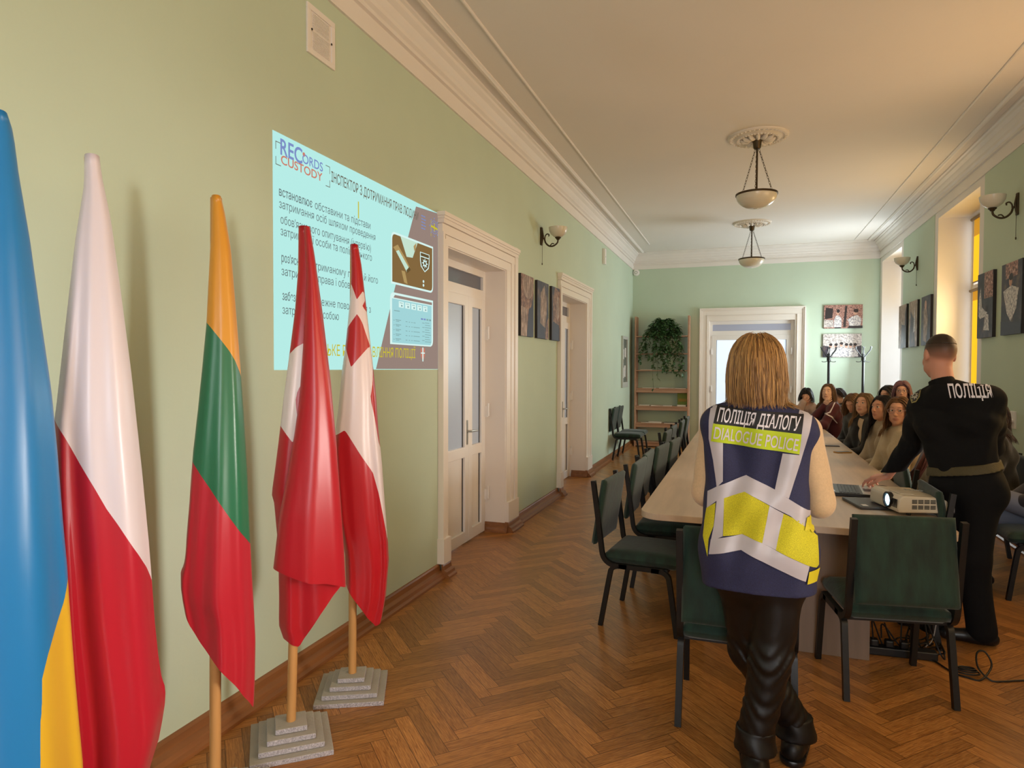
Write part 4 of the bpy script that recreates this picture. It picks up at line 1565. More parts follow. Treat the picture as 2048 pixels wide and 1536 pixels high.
canvas('upper far wall picture: two readers in white shirts before crowded bookshelves', GF, (1.41, YF, 2.345), (1, 0, 0), (0, -1, 0), 0.65, 0.437,
       [(m_bk, None), (m_bk2, [(0.0, 0.05), (0.25, 0.05), (0.25, 0.36), (0, 0.38)]), (m_hr, [(0.02, 0.40), (0.22, 0.45), (0.24, 0.85), (0.05, 0.9)]), (m_hr, [(0.28, 0.0), (0.45, 0.0), (0.43, 0.3), (0.3, 0.3)]),
        (m_hr, [(0.50, 0.05), (0.57, 0.05), (0.60, 0.95), (0.55, 0.95)])] + reader(0.36, 0.8)[0:3] + [(m_sh, [(0.66, 0.05), (0.94, 0.05), (0.97, 0.4), (0.86, 0.56), (0.74, 0.5), (0.6, 0.36), (0.64, 0.3)]), (m_sk, ellp(0.81, 0.66, 0.05, 0.10)), (m_hr, ellp(0.83, 0.74, 0.065, 0.08)), (m_hr, [(0.62, 0), (1, 0), (1, 0.1), (0.65, 0.1)])])
grp = [(m_bk2, None), (m_ca_d, [(0, 0), (0.25, 0), (0.22, 0.45), (0, 0.5)]), (m_ca_d, [(0.82, 0), (1, 0), (1, 0.5), (0.84, 0.45)])]
for cx in (0.20, 0.34, 0.48, 0.61, 0.72, 0.83):
    dz = 0.05 if cx in (0.48,) else 0
    grp += [(m_sh, [(cx - 0.085, 0.03), (cx + 0.085, 0.03), (cx + 0.075, 0.32 + dz), (cx, 0.40 + dz), (cx - 0.075, 0.32 + dz)]), (m_sk, ellp(cx, 0.48 + dz, 0.036, 0.085)), (m_hr, ellp(cx + 0.006, 0.54 + dz, 0.042, 0.062))]
canvas('lower far wall picture: six seated people in white shirts behind the coat racks', GF, (1.40, YF, 1.805), (1, 0, 0), (0, -1, 0), 0.65, 0.437, grp)


# ------------------------------------------------------------------ flags on stands
m_pole = mat('pine_pole', '#c08f55', 0.45, noise=(4, 0.10), stretch=(8, 8, 0.8))
m_slab = mat('grey_slab', '#a9a59b', 0.85, noise=(7, 0.06), bump=(90, 0.25))
m_edge = mat('cut_slab_edge', '#aeaab0', 0.9, noise=(160, 0.35), bump=(140, 0.6))


def poly_sd(P, poly):
    """signed distance (inside positive) from points to a polygon"""
    poly = np.asarray(poly, float)
    n = len(poly)
    d = np.full(len(P), 1e9)
    ins = np.zeros(len(P), bool)
    for i in range(n):
        a, b = poly[i], poly[(i + 1) % n]
        e = b - a
        w = P - a
        t = np.clip((w @ e) / (e @ e + 1e-12), 0, 1)
        d = np.minimum(d, np.hypot(*(w - t[:, None] * e).T))
        c = (a[1] > P[:, 1]) != (b[1] > P[:, 1])
        x = a[0] + (P[:, 1] - a[1]) / (b[1] - a[1] + 1e-12) * e[0]
        ins ^= c & (P[:, 0] < x)
    return np.where(ins, d, -d)


def flag_mat(name, cols):
    """satin: base colour, then one colour per band attribute where it is positive"""
    m = bpy.data.materials.new(name)
    m.use_nodes = True
    nt = m.node_tree
    b = nt.nodes['Principled BSDF']
    b.inputs['Roughness'].default_value = 0.3
    b.inputs['Specular IOR Level'].default_value = 0.45
    b.inputs['Sheen Weight'].default_value = 0.15
    b.inputs['Anisotropic'].default_value = 0.5
    last = None
    for i, c in enumerate(cols):
        if last is None:
            rgb = nt.nodes.new('ShaderNodeRGB')
            rgb.outputs[0].default_value = lin(c) + (1,)
            last = rgb.outputs[0]
            continue
        a = nt.nodes.new('ShaderNodeAttribute')
        a.attribute_name = 'band%d' % i
        g = nt.nodes.new('ShaderNodeMath')
        g.operation = 'GREATER_THAN'
        g.inputs[1].default_value = 0
        nt.links.new(a.outputs['Fac'], g.inputs[0])
        x = nt.nodes.new('ShaderNodeMix')
        x.data_type = 'RGBA'
        x.inputs[7].default_value = lin(c) + (1,)
        nt.links.new(g.outputs[0], x.inputs[0])
        nt.links.new(last, x.inputs[6])
        last = x.outputs[2]
    nt.links.new(last, b.inputs['Base Color'])
    n = nt.nodes.new('ShaderNodeTexNoise')
    n.inputs['Scale'].default_value = 14
    tc = nt.nodes.new('ShaderNodeTexCoord')
    mp = nt.nodes.new('ShaderNodeMapping')
    mp.inputs['Scale'].default_value = (1, 1, 0.15)
    nt.links.new(tc.outputs['Object'], mp.inputs[0])
    nt.links.new(mp.outputs[0], n.inputs['Vector'])
    bp = nt.nodes.new('ShaderNodeBump')
    bp.inputs['Strength'].default_value = 0.12
    bp.inputs['Distance'].default_value = 0.02
    nt.links.new(n.outputs['Fac'], bp.inputs['Height'])
    nt.links.new(bp.outputs[0], b.inputs['Normal'])
    return m


def hang(PX, PY, left, right, bottom, nu, nv, depth, ripple, seed, fwd=0.0, closed=True, ph=0.0):
    """cloth gathered at the pole top, falling as a folded cone; outline in the cloth's own (sideways, height) metres"""
    n2 = np.array([-PX, -PY]) / math.hypot(PX, PY)        # from the pole into the room
    r2 = np.array([-n2[1], n2[0]])
    L = np.array(sorted(left, key=lambda p: p[1]))
    Rr = np.array(sorted(right, key=lambda p: p[1]))
    Bt = np.array(sorted(bottom, key=lambda p: p[0]))
    zt = min(L[-1, 1], Rr[-1, 1])
    rg = np.random.RandomState(seed)
    f1, f2, p1, p2, p3 = rg.randint(3, 5), rg.randint(5, 8), rg.rand() * 6, rg.rand() * 6, rg.rand() * 6
    V, SZ = [], []
    for j in range(nv + 1):
        t = j / nv
        for i in range(nu + (0 if closed else 1)):
            u = i / nu
            th = 2 * PI * u if closed else PI * (1 + u) + ph
            ss = math.cos(th)
            nn = -math.sin(th)
            # follow the outline: the side position decides where this thread ends
            z = zt
            for _ in range(3):
                l = np.interp(z, L[:, 1], L[:, 0])
                r_ = np.interp(z, Rr[:, 1], Rr[:, 0])
                s = (l + r_) / 2 + ss * (r_ - l) / 2
                zb = np.interp(s, Bt[:, 0], Bt[:, 1])
                z = zt - (zt - zb) * t
            wd = (r_ - l) / 2
            rip = ripple * (0.15 + t) * (math.sin(f1 * th + p1 + 1.1 * t) * 0.7 + 0.45 * math.sin(f2 * th + p2 - 0.8 * t) + 0.2 * math.sin(9 * th + p3))
            dn = depth(wd, t) * nn + rip * wd * (abs(nn) ** 0.6) * (1 if nn > 0 else 0.6) + fwd * (0.25 + 0.75 * t)
            q = np.array([PX, PY]) + r2 * s * 1.0 + n2 * dn
            k = 1 - dn / math.hypot(PX, PY)
            V.append((q[0], q[1], z))
            SZ.append((s, z))
    F = []
    m_ = nu if closed else nu + 1
    for j in range(nv):
        for i in range(nu):
            a, b = j * m_ + i, j * m_ + (i + 1) % m_
            F.append((a, b, b + m_, a + m_))
    if closed:
        F.append(tuple(range(m_)))
    return V, F, np.array(SZ)


def flag(label, PX, PY, ztop, cols, sheets, bands, rot, seen_pole=True):
    t = thing('flag', (PX, PY, 0), label, 'flag', 'flags on stands along the left wall')
    for k in range(4):
        w = 0.325 - 0.066 * k
        tier = MB().box((PX, PY, 0.011 + k * 0.0235), (w, w, 0.022), math.radians(rot))
        tier.m = [0, 0, 1, 1, 1, 1]
        tier.build('stand_tier', [m_slab, m_edge], t, bevel=0.003)
        V, F, SZ = [], [], []
    for (v, f, sz) in sheets:
        n = len(V)
        V += v
        F += [tuple(i + n for i in q) for q in f]
        SZ += list(sz)
    zm = max(v[2] for v in V)
    tp = np.mean([v for v in V if v[2] > zm - 0.003], axis=0)
    MB().tube([(PX, PY, 0.06), tuple(tp - [0, 0, 0.006])], 0.0195, 16).build('pole', m_pole, t, smooth=0.8)
    SZ = np.array(SZ)
    at = {'band%d' % (i + 1): (b(SZ) if callable(b) else b) for i, b in enumerate(bands)}
    o = mesh_obj('cloth', V, F, flag_mat('satin_' + cols[0][1:] + cols[-1][1:], cols), t, smooth=9, fl=at)
    return t


def below(curve):
    c = np.array(sorted(curve))
    return lambda SZ: np.interp(SZ[:, 0], c[:, 0], c[:, 1]) - SZ[:, 1]


def polys(*pp):
    return lambda SZ: np.max([poly_sd(SZ, p) for p in pp], axis=0)


dep = lambda wd, t: 0.022 + 0.5 * wd
P1, P2, P3, P4, P5 = (-1.805, 1.13), (-1.805, 1.40), (-1.805, 1.86), (-1.805, 2.285), (-1.805, 2.75)
sh = hang(-1.805, 1.13, [(0.004,2.243),(-0.015,2.141),(-0.067,1.886),(-0.128,1.516),(-0.178,1.159),(-0.212,0.642),(-0.225,0.328)], [(0.038,2.251),(0.052,2.2),(0.062,2.093),(0.083,1.929),(0.104,1.721),(0.124,1.536),(0.135,1.375),(0.145,1.184),(0.153,1.061),(0.156,0.978),(0.167,0.755),(0.182,0.513),(0.187,0.258),(0.184,0.046)],
          [(-0.229,0.402),(-0.1,0.263),(0.06,0.113),(0.19,0.256)], 120, 60, dep, 0.17, 3)
flag('blue over yellow flag cut by the left picture edge', *P1, 2.235, ['#1f7fc4', '#e3b62c'], [sh],
     [below([(-0.249,-0.638),(0.046,-0.909),(0.069,0.04),(0.086,0.797),(0.101,0.855),(0.122,0.917),(0.143,0.974),(0.155,1.033),(0.171,1.044)])], 32)
sh = hang(-1.805, 1.40, [(-0.01,2.212),(-0.012,2.125),(-0.035,1.964),(-0.06,1.732),(-0.082,1.531),(-0.093,1.431),(-0.095,1.273),(-0.091,1.099),(-0.082,0.85),(-0.064,0.552),(-0.055,0.325)], [(0.027,2.216),(0.032,2.161),(0.054,2.033),(0.075,1.842),(0.101,1.588),(0.127,1.283),(0.143,1.066),(0.157,0.831),(0.172,0.671),(0.184,0.525),(0.181,0.431),(0.138,0.303)],
          [(-0.112,0.522),(-0.055,0.325),(0.045,0.228),(0.125,0.347),(0.176,0.472),(0.187,0.509)], 120, 60, dep, 0.2, 5)
flag('white over red satin flag, second from the left', *P2, 2.225, ['#dcd3dc', '#b3152c'], [sh],
     [below([(-0.106,1.474),(-0.093,1.452),(-0.066,1.401),(-0.031,1.323),(0.005,1.249),(0.033,1.187),(0.061,1.138),(0.088,1.086),(0.112,1.04),(0.133,0.994),(0.145,0.958),(0.157,0.909),(0.184,0.825)])], 32)
sh = hang(-1.805, 1.86, [(0.005,2.209),(0.002,2.07),(-0.007,1.909),(-0.015,1.757),(-0.031,1.587),(-0.046,1.444),(-0.062,1.302),(-0.076,1.124),(-0.091,0.964),(-0.105,0.804),(-0.105,0.75),(-0.085,0.675)], [(0.036,2.209),(0.047,2.164),(0.068,2.022),(0.083,1.805),(0.095,1.624),(0.107,1.422),(0.118,1.2),(0.125,0.977),(0.132,0.789),(0.141,0.563),(0.138,0.45),(0.132,0.338)],
          [(-0.108,0.787),(-0.099,0.74),(-0.077,0.683),(-0.045,0.623),(-0.005,0.561),(0.036,0.507),(0.078,0.44),(0.112,0.377),(0.131,0.337),(0.142,0.393)], 120, 60, dep, 0.2, 8)
flag('yellow green and red striped flag, third from the left', *P3, 2.215, ['#d0902a', '#1f6a48', '#b01a2c'], [sh],
     [below([(-0.035,1.792),(-0.015,1.757),(0.009,1.724),(0.034,1.69),(0.058,1.656),(0.078,1.62),(0.092,1.583),(0.101,1.556),(0.12,1.495)]),
      below([(-0.088,1.312),(-0.066,1.266),(-0.04,1.221),(-0.008,1.169),(0.024,1.115),(0.057,1.058),(0.091,1.003),(0.111,0.971),(0.128,0.943),(0.15,0.899)])], 30)
bk = hang(-1.805, 2.285, [(0.042,2.191),(0.039,2.007),(0.026,1.838),(0.005,1.67),(-0.02,1.481),(-0.037,1.334),(-0.055,1.187),(-0.072,1.062),(-0.062,1.023),(-0.047,0.827),(-0.045,0.615),(-0.047,0.483),(-0.03,0.446)], [(0.084,2.194),(0.104,2.094),(0.137,1.842),(0.171,1.543),(0.195,1.262),(0.209,0.979),(0.218,0.804),(0.226,0.672)],
          [(-0.075,0.478),(-0.048,0.47),(-0.03,0.444),(0.004,0.424),(0.035,0.412),(0.069,0.468),(0.121,0.548),(0.174,0.618),(0.226,0.667)], 80, 56, lambda wd, t: 0.02 + 0.38 * wd, 0.08, 4, -0.03)
fr2 = hang(-1.805, 2.285, [(0.062,2.184),(0.071,1.966),(0.057,1.692),(0.04,1.459),(0.019,1.311),(-0.014,1.122),(-0.039,0.996),(-0.055,0.86),(-0.066,0.765)], [(0.088,2.186),(0.108,2.052),(0.135,1.799),(0.165,1.543),(0.189,1.284),(0.207,1.023),(0.219,0.826),(0.226,0.661)],
           [(-0.07,0.77),(-0.04,0.759),(0.02,0.734),(0.081,0.713),(0.143,0.7),(0.189,0.682),(0.231,0.658)], 40, 50, lambda wd, t: 0.03 + 0.34 * wd, 0.05, 2, 0.05, closed=False)
n_bk = len(bk[0])
wp = poly_sd(np.vstack([bk[2], fr2[2]]), [(0.147,1.731),(0.074,1.707),(0.029,1.681),(0.003,1.653),(-0.02,1.502),(-0.036,1.353),(-0.011,1.316),(0.017,1.277),(0.035,1.364),(0.028,1.427),(0.026,1.47),(0.036,1.505),(0.057,1.539),(0.126,1.586)])
wp[n_bk:] = -0.05
flag('red flag with a white half disc, folded double, fourth from the left', *P4, 2.215, ['#b21424', '#e0d6da'], [bk, fr2], [wp], 40)
sh = hang(-1.805, 2.75, [(-0.004,2.198),(0,2.07),(-0.005,1.925),(-0.024,1.73),(-0.044,1.584),(-0.063,1.39),(-0.08,1.268),(-0.085,1.183),(-0.079,1.049),(-0.065,0.852),(-0.033,0.678),(-0.029,0.554)], [(0.034,2.192),(0.05,2.096),(0.069,1.927),(0.085,1.78),(0.101,1.634),(0.118,1.462),(0.129,1.289),(0.146,1.115),(0.16,0.915),(0.175,0.739),(0.179,0.614),(0.164,0.464),(0.135,0.354)],
          [(-0.095,0.633),(-0.033,0.542),(0.014,0.464),(0.074,0.377),(0.11,0.331),(0.135,0.341),(0.164,0.439),(0.184,0.563)], 110, 60, dep, 0.17, 6)
flag('red flag with white crosses, rightmost of the five', *P5, 2.215, ['#b5101f', '#e3d5d6'], [sh],
     [polys([(0.062,1.975),(0.066,1.914),(0.03,1.857),(-0.005,1.808),(-0.034,1.759),(-0.043,1.706),(-0.053,1.778),(-0.019,1.871),(0.009,1.896),(0.028,1.925)], [(-0.002,2.009),(0.028,1.921),(0.052,1.892),(0.08,1.859),(0.092,1.761),(0.094,1.707),(0.08,1.727),(0.049,1.824),(0.026,1.855),(-0,1.891),(-0.029,1.914),(-0.009,1.985)],
            [(-0.053,1.778),(-0.034,1.74),(-0.025,1.686),(-0.001,1.597),(0.027,1.633),(0.092,1.707),(0.104,1.634),(0.099,1.511),(0.089,1.449),(0.108,1.363),(0.127,1.239),(0.156,1.139),(0.209,0.938),(0.209,0.662),(0.17,0.752),(0.15,0.866),(0.129,0.979),(0.1,1.087),(0.04,1.18),(-0.007,1.259),(-0.031,1.297),(-0.092,1.259),(-0.124,1.318),(-0.091,1.56)])], 27)
for P in (P4, P5):
    pass


# ------------------------------------------------------------------ the projected slide on the left wall
t = thing('projected_slide', (XL, 3.55, 1.583), 'bright slide with dark writing projected on the left wall beside the near door', 'projection')
PX_ = XL + 0.0015
wl = lambda p, k=0: (PX_ + 0.0004 * k, p[0], p[1])
c_cy = emat('projected_cyan_white', '#b4ebe5', 1.0)
c_gr = emat('projected_grey_brown', '#97837a', 0.95)
c_dk = emat('projected_dark_writing', '#6c7f80', 0.9)
c_dk2 = emat('projected_brown_writing', '#6f6a5c', 0.9)
c_ye = emat('projected_yellow', '#c9bd2e', 1.0)
c_pu = emat('projected_violet_blue', '#7c8fc8', 0.95)
c_or = emat('projected_orange', '#cf7f6a', 0.95)
c_br = emat('projected_photo_brown', '#8a6c40', 0.85)
c_bd = emat('projected_photo_dark', '#6b5530', 0.8)
c_lt = emat('projected_photo_light', '#c7e6d2', 0.95)
c_ta = emat('projected_photo_tan', '#b79a62', 0.9)
c_wh = emat('projected_white', '#d5f3ee', 1.0)
c_bl = emat('projected_pale_blue', '#a3d8dc', 0.95)
c_gl = emat('projected_grey_lines', '#86acad', 0.9)
Y0, Y1, Z0, Z1 = 2.655, 4.488, 1.583, 2.757
q = MB()
q.prism([(Y0, Z0), (Y1, Z0), (Y1, Z1), (Y0, Z1)], lambda p: (XL + 0.0002, p[0], p[1]), lambda p: wl(p))
q.build('slide_ground', c_cy, t)
q = MB()
q.flat([(4.139,2.727), (Y1, 2.755), (Y1, 1.585), (3.603,1.587), (3.843,2.126)], lambda p: wl(p, 1))
q.build('slide_wedge', c_gr, t)


def rrect(pts, r, cut):
    """quadrilateral with chosen corners rounded"""
    out = []
    n = len(pts)
    for i, p in enumerate(pts):
        p, a, b = np.array(p), np.array(pts[i - 1]), np.array(pts[(i + 1) % n])
        if i in cut:
            u, v = _norm(a - p), _norm(b - p)
            for k in range(7):
                th = k / 6
                out.append(tuple(p + u * r * (1 - th) ** 2 + v * r * th ** 2))
        else:
            out.append(tuple(p))
    return out


ya, yb = (3.792,2.462)[0], (4.406,2.468)[0]
zt_, zb_ = (3.805,2.49)[1], (3.778,2.147)[1]
q = MB()
q.flat(rrect([(ya, zb_), (yb, zb_), (yb, zt_), (ya, zt_)], 0.05, (1, 3)), lambda p: wl(p, 2), 0)
e_ = 0.014
q.flat(rrect([(ya + e_, zb_ + e_), (yb - e_, zb_ + e_), (yb - e_, zt_ - e_), (ya + e_, zt_ - e_)], 0.04, (1, 3)), lambda p: wl(p, 3), 1)
w_, h_ = yb - ya, zt_ - zb_
pp = lambda pts: [(ya + a * w_, zb_ + b_ * h_) for a, b_ in pts]
q.flat(pp([(0.2, 0.96), (0.60, 0.96), (0.48, 0.62), (0.34, 0.60)]), lambda p: wl(p, 4), 2)
q.flat(pp([(0.04, 0.70), (0.14, 0.78), (0.3, 0.58), (0.42, 0.40), (0.30, 0.34), (0.2, 0.55)]), lambda p: wl(p, 5), 3)
q.flat(pp([(0.10, 0.64), (0.16, 0.68), (0.40, 0.38), (0.34, 0.30)]), lambda p: wl(p, 6), 2)
q.flat(pp([(0.22, 0.30), (0.30, 0.30), (0.36, 0.06), (0.28, 0.08)]), lambda p: wl(p, 5), 3)
q.flat(pp([(0.35, 0.28), (0.43, 0.36), (0.40, 0.42), (0.33, 0.33)]), lambda p: wl(p, 7), 4)
q.flat(pp([(0.50, 0.86), (0.57, 0.95), (0.55, 0.82), (0.52, 0.76)]), lambda p: wl(p, 5), 3)
# badge on the sleeve in the slide's photograph
q.flat(pp([(0.66, 0.80), (0.90, 0.80), (0.90, 0.62), (0.88, 0.50), (0.78, 0.40), (0.68, 0.50), (0.66, 0.62)]), lambda p: wl(p, 4), 0)
q.flat(pp([(0.675, 0.70), (0.885, 0.70), (0.88, 0.60), (0.86, 0.51), (0.78, 0.425), (0.70, 0.51), (0.68, 0.60)]), lambda p: wl(p, 5), 4)
q.flat(pp([(0.675, 0.785), (0.885, 0.785), (0.885, 0.72), (0.675, 0.72)]), lambda p: wl(p, 5), 4)
st = [(0.78 + (0.085 if k % 2 == 0 else 0.04) * math.cos(k * PI / 8 + PI / 2) * 0.95, 0.585 + (0.115 if k % 2 == 0 else 0.055) * math.sin(k * PI / 8 + PI / 2)) for k in range(16)]
q.flat(pp(st), lambda p: wl(p, 6), 0)
q.flat(pp(ellp(0.78, 0.585, 0.025, 0.035)), lambda p: wl(p, 7), 4)
q.flat(pp(ellp(0.745, 0.20, 0.02, 0.03)), lambda p: wl(p, 5), 0)
q.flat(pp(ellp(0.745, 0.12, 0.02, 0.03)), lambda p: wl(p, 5), 0)
q.build('slide_photo', [c_wh, c_br, c_lt, c_ta, c_bd], t)
ya, yb = (3.778,2.069)[0], (4.405,2.098)[0]
zt_, zb_ = (3.804,2.092)[1], (3.777,1.75)[1]
w_, h_ = yb - ya, zt_ - zb_
q = MB()
q.flat(rrect([(ya, zb_), (yb, zb_), (yb, zt_), (ya, zt_)], 0.05, (1, 3)), lambda p: wl(p, 2), 0)
q.flat(pp([(0.04, 0.03), (0.93, 0.03), (0.96, 0.09), (0.96, 0.88), (0.04, 0.88)]), lambda p: wl(p, 3), 1)
q.flat(pp([(0.07, 0.90), (0.97, 0.90), (0.97, 0.955), (0.10, 0.955)]), lambda p: wl(p, 3), 3)
for k in range(5):
    x = 0.18 + k * 0.14
    q.flat(pp([(x, 0.73), (x + 0.11, 0.73), (x + 0.11, 0.85), (x, 0.85)]), lambda p: wl(p, 4), 0)
    q.flat(pp([(x + 0.05, 0.75), (x + 0.08, 0.75), (x + 0.08, 0.785), (x + 0.05, 0.785)]), lambda p: wl(p, 5), 2)
    q.flat(pp([(x + 0.02, 0.815), (x + 0.085, 0.815), (x + 0.085, 0.825), (x + 0.02, 0.825)]), lambda p: wl(p, 5), 2)
for k in range(4):
    x = 0.69 + k * 0.068
    q.flat(pp([(x, 0.55), (x + 0.05, 0.55), (x + 0.05, 0.585), (x, 0.585)]), lambda p: wl(p, 4), 4 if k < 2 else 2)
q.flat(pp([(0.08, 0.645), (0.20, 0.645), (0.20, 0.66), (0.08, 0.66)]), lambda p: wl(p, 4), 2)
for r_ in range(5):
    z = 0.46 - r_ * 0.092
    for (xa, xb, dz) in ((0.07, 0.09, 0), (0.11, 0.23, 0.012), (0.12, 0.19, -0.014), (0.33, 0.37, 0), (0.40, 0.43, 0), (0.46, 0.49, 0), (0.51, 0.66 if r_ else 0.56, 0), (0.72, 0.78, 0.02)):
        q.flat(pp([(xa, z + dz), (xb, z + dz), (xb, z + dz + 0.012), (xa, z + dz + 0.012)]), lambda p: wl(p, 4), 2)
for r_ in range(9):
    z = 0.49 - r_ * 0.05
    q.flat(pp([(0.79, z), (0.90 + 0.02 * (r_ % 3), z), (0.90 + 0.02 * (r_ % 3), z + 0.012), (0.79, z + 0.012)]), lambda p: wl(p, 4), 2)
q.build('slide_table', [c_wh, c_bl, c_gl, c_gr, c_pu], t)


def write(body, a, y_end, cap, m, bold=0.0, k=8, nm='slide_writing'):
    """a: lower left corner on the wall (y, z); runs to y_end"""
    V, F = text_mesh(body, cap, (y_end - a[0]) if y_end else None, bold)
    return mesh_obj(nm, [(PX_ + 0.0004 * k, a[0] + v[0], a[1] + v[1]) for v in V], F, m, t)


zl = [(2.658,2.448)[1], (2.661,2.388)[1], (2.664,2.313)[1], (2.667,2.255)[1], (2.669,2.123)[1], (2.672,2.057)[1], (2.671,1.934)[1], (2.674,1.865)[1]]
yl = 2.695
CAP = 0.044
write('ІНСПЕКТОР З ДОТРИМАННЯ ПРАВ ЛЮДИНИ', (3.133,2.633), (4.169,2.639)[0], 0.058, c_dk2, 0.008)
write('встановлює', (yl, zl[0]), (2.961,2.455)[0], CAP * 1.05, c_dk, 0.008)
write('обставини та підстави', ((2.983,2.46)[0], zl[0]), (3.537,2.459)[0], CAP, c_dk)
write('затримання осіб шляхом проведення', (yl, zl[1]), (3.595,2.393)[0], CAP, c_dk)
write("обов'язкового опитування (інтерв'ю)", (yl + .01, zl[2]), (3.542,2.322)[0], CAP, c_dk)
write('затриманої особи та поліцейського', (yl + .01, zl[3]), (3.553,2.262)[0], CAP, c_dk)
write("роз'яснює", (yl + .015, zl[4]), (2.904,2.109)[0], CAP * 1.05, c_dk, 0.008)
write('затриманому права й його', ((2.925,2.112)[0], zl[4]), (3.623,2.122)[0], CAP, c_dk)
write("затриманої права і обов'язки", (yl + .015, zl[5]), (3.434,2.079)[0], CAP, c_dk)
write('забезпечує', (yl + .02, zl[6]), (2.927,1.927)[0], CAP * 1.05, c_dk, 0.008)
write('належне поводження з', ((2.949,1.929)[0], zl[6]), (3.54,1.921)[0], CAP, c_dk)
write('затриманою особою', (yl + .02, zl[7]), (3.2,1.867)[0], CAP, c_dk)
write('ЛУЦЬКЕ РАЙУПРАВЛІННЯ ПОЛІЦІЇ', (2.947,1.662), (4.122,1.667)[0], 0.064, c_ye, 0.005)
# logo with its corner brackets
write('REC', (2.707,2.655), (2.879,2.651)[0], 0.082, c_pu, 0.016)
write('ORDS', (2.879,2.664), (3.055,2.648)[0], 0.05, c_pu, 0.01)
write('CUSTODY', (2.711,2.61), (3.051,2.619)[0], 0.046, c_or, 0.014)
q = MB()
q.flat(ellp((2.892,2.709)[0], (2.892,2.709)[1], 0.011, 0.011), lambda p: wl(p, 8))
q.build('slide_dot', c_or, t)
q = MB()
yA, yB = (2.671,2.688)[0], (3.12,2.693)[0]
zA, zB = (2.671,2.71)[1], (2.677,2.595)[1]
for (y, z, sy, sz) in ((yA, zA, 1, -1), (yA, zB, 1, 1), (yB, zA, -1, -1), (yB, zB, -1, 1)):
    q.flat([(y, z), (y + sy * 0.04, z), (y + sy * 0.04, z + sz * 0.004), (y, z + sz * 0.004)], lambda p: wl(p, 8))
    q.flat([(y, z), (y + sy * 0.004, z), (y + sy * 0.004, z + sz * 0.04), (y, z + sz * 0.04)], lambda p: wl(p, 8.5))
q.build('slide_bracket', c_dk2, t)
q = MB()
a_, c_ = (3.399,2.586), (3.404,2.486)
q.flat([(a_[0], a_[1]), (a_[0] + 0.011, a_[1]), (a_[0] + 0.011, c_[1]), (a_[0], c_[1])], lambda p: wl(p, 9))
q.build('slide_bar', c_ye, t)
# emblem at the upper right of the slide
ec = (4.422,2.637)
q = MB()
ring = []
for rr_, k0 in ((0.045, 0), (0.030, 1)):
    for k in range(24):
        a0, a1 = 2 * PI * k / 24, 2 * PI * (k + 1) / 24
        q.flat([(ec[0] + r_ * 1.25 * math.cos(a), ec[1] + r_ * math.sin(a)) for r_, a in ((rr_, a0), (rr_ + 0.004, a0), (rr_ + 0.004, a1), (rr_, a1))], lambda p: wl(p, 8))
for k in range(8):
    a = k * PI / 4
    q.flat(ellp(ec[0] + 0.075 * math.cos(a), ec[1] + 0.066 * math.sin(a), 0.006, 0.006, 8), lambda p: wl(p, 8))
q.flat([(ec[0] - 0.055, ec[1] - 0.006), (ec[0] + 0.055, ec[1] - 0.012), (ec[0] + 0.055, ec[1] + 0.002), (ec[0] - 0.055, ec[1] + 0.008)], lambda p: wl(p, 9), 1)
q.flat([(ec[0] - 0.005, ec[1] - 0.03), (ec[0] + 0.005, ec[1] - 0.03), (ec[0] + 0.005, ec[1] + 0.03), (ec[0] - 0.005, ec[1] + 0.03)], lambda p: wl(p, 9), 1)
la, lb_ = (4.365,2.68), (4.364,2.563)
q.flat([(la[0], la[1]), (la[0] + 0.005, la[1]), (la[0] + 0.005, lb_[1]), (la[0], lb_[1])], lambda p: wl(p, 8), 1)
za = (4.214,2.677)
for k in range(5):
    z = za[1] - k * 0.022
    for (a, c) in ((0.0, 0.03), (0.035, 0.06 + 0.01 * (k % 2))):
        q.flat([(za[0] + a, z), (za[0] + c, z), (za[0] + c, z + 0.008), (za[0] + a, z + 0.008)], lambda p: wl(p, 8), 0)
q.build('slide_emblem', [c_pu, c_ye], t)
# shield with a white cross at the lower right
sc0 = (4.236,1.69)
q = MB()
q.flat([(sc0[0] - 0.032, sc0[1] + 0.045), (sc0[0] + 0.032, sc0[1] + 0.045), (sc0[0] + 0.032, sc0[1] - 0.01), (sc0[0], sc0[1] - 0.048), (sc0[0] - 0.032, sc0[1] - 0.01)], lambda p: wl(p, 8), 0)
q.flat([(sc0[0] - 0.008, sc0[1] - 0.05), (sc0[0] + 0.008, sc0[1] - 0.05), (sc0[0] + 0.008, sc0[1] + 0.05), (sc0[0] - 0.008, sc0[1] + 0.05)], lambda p: wl(p, 9), 1)
q.flat([(sc0[0] - 0.03, sc0[1] + 0.006), (sc0[0] + 0.03, sc0[1] + 0.006), (sc0[0] + 0.03, sc0[1] + 0.014), (sc0[0] - 0.03, sc0[1] + 0.014)], lambda p: wl(p, 9.5), 1)
q.build('slide_shield', [c_or, c_wh], t)


# ------------------------------------------------------------------ people
UP = np.array([0, 0, 1.0])


def frame(look, roll=0.0):
    """columns: right, forward, up of a head that looks along look"""
    f = _norm(look)
    r = _norm(np.cross(f, UP))
    u = np.cross(r, f)
    c, s = math.cos(roll), math.sin(roll)
    return np.stack([r * c + u * s, f, u * c - r * s], 1)


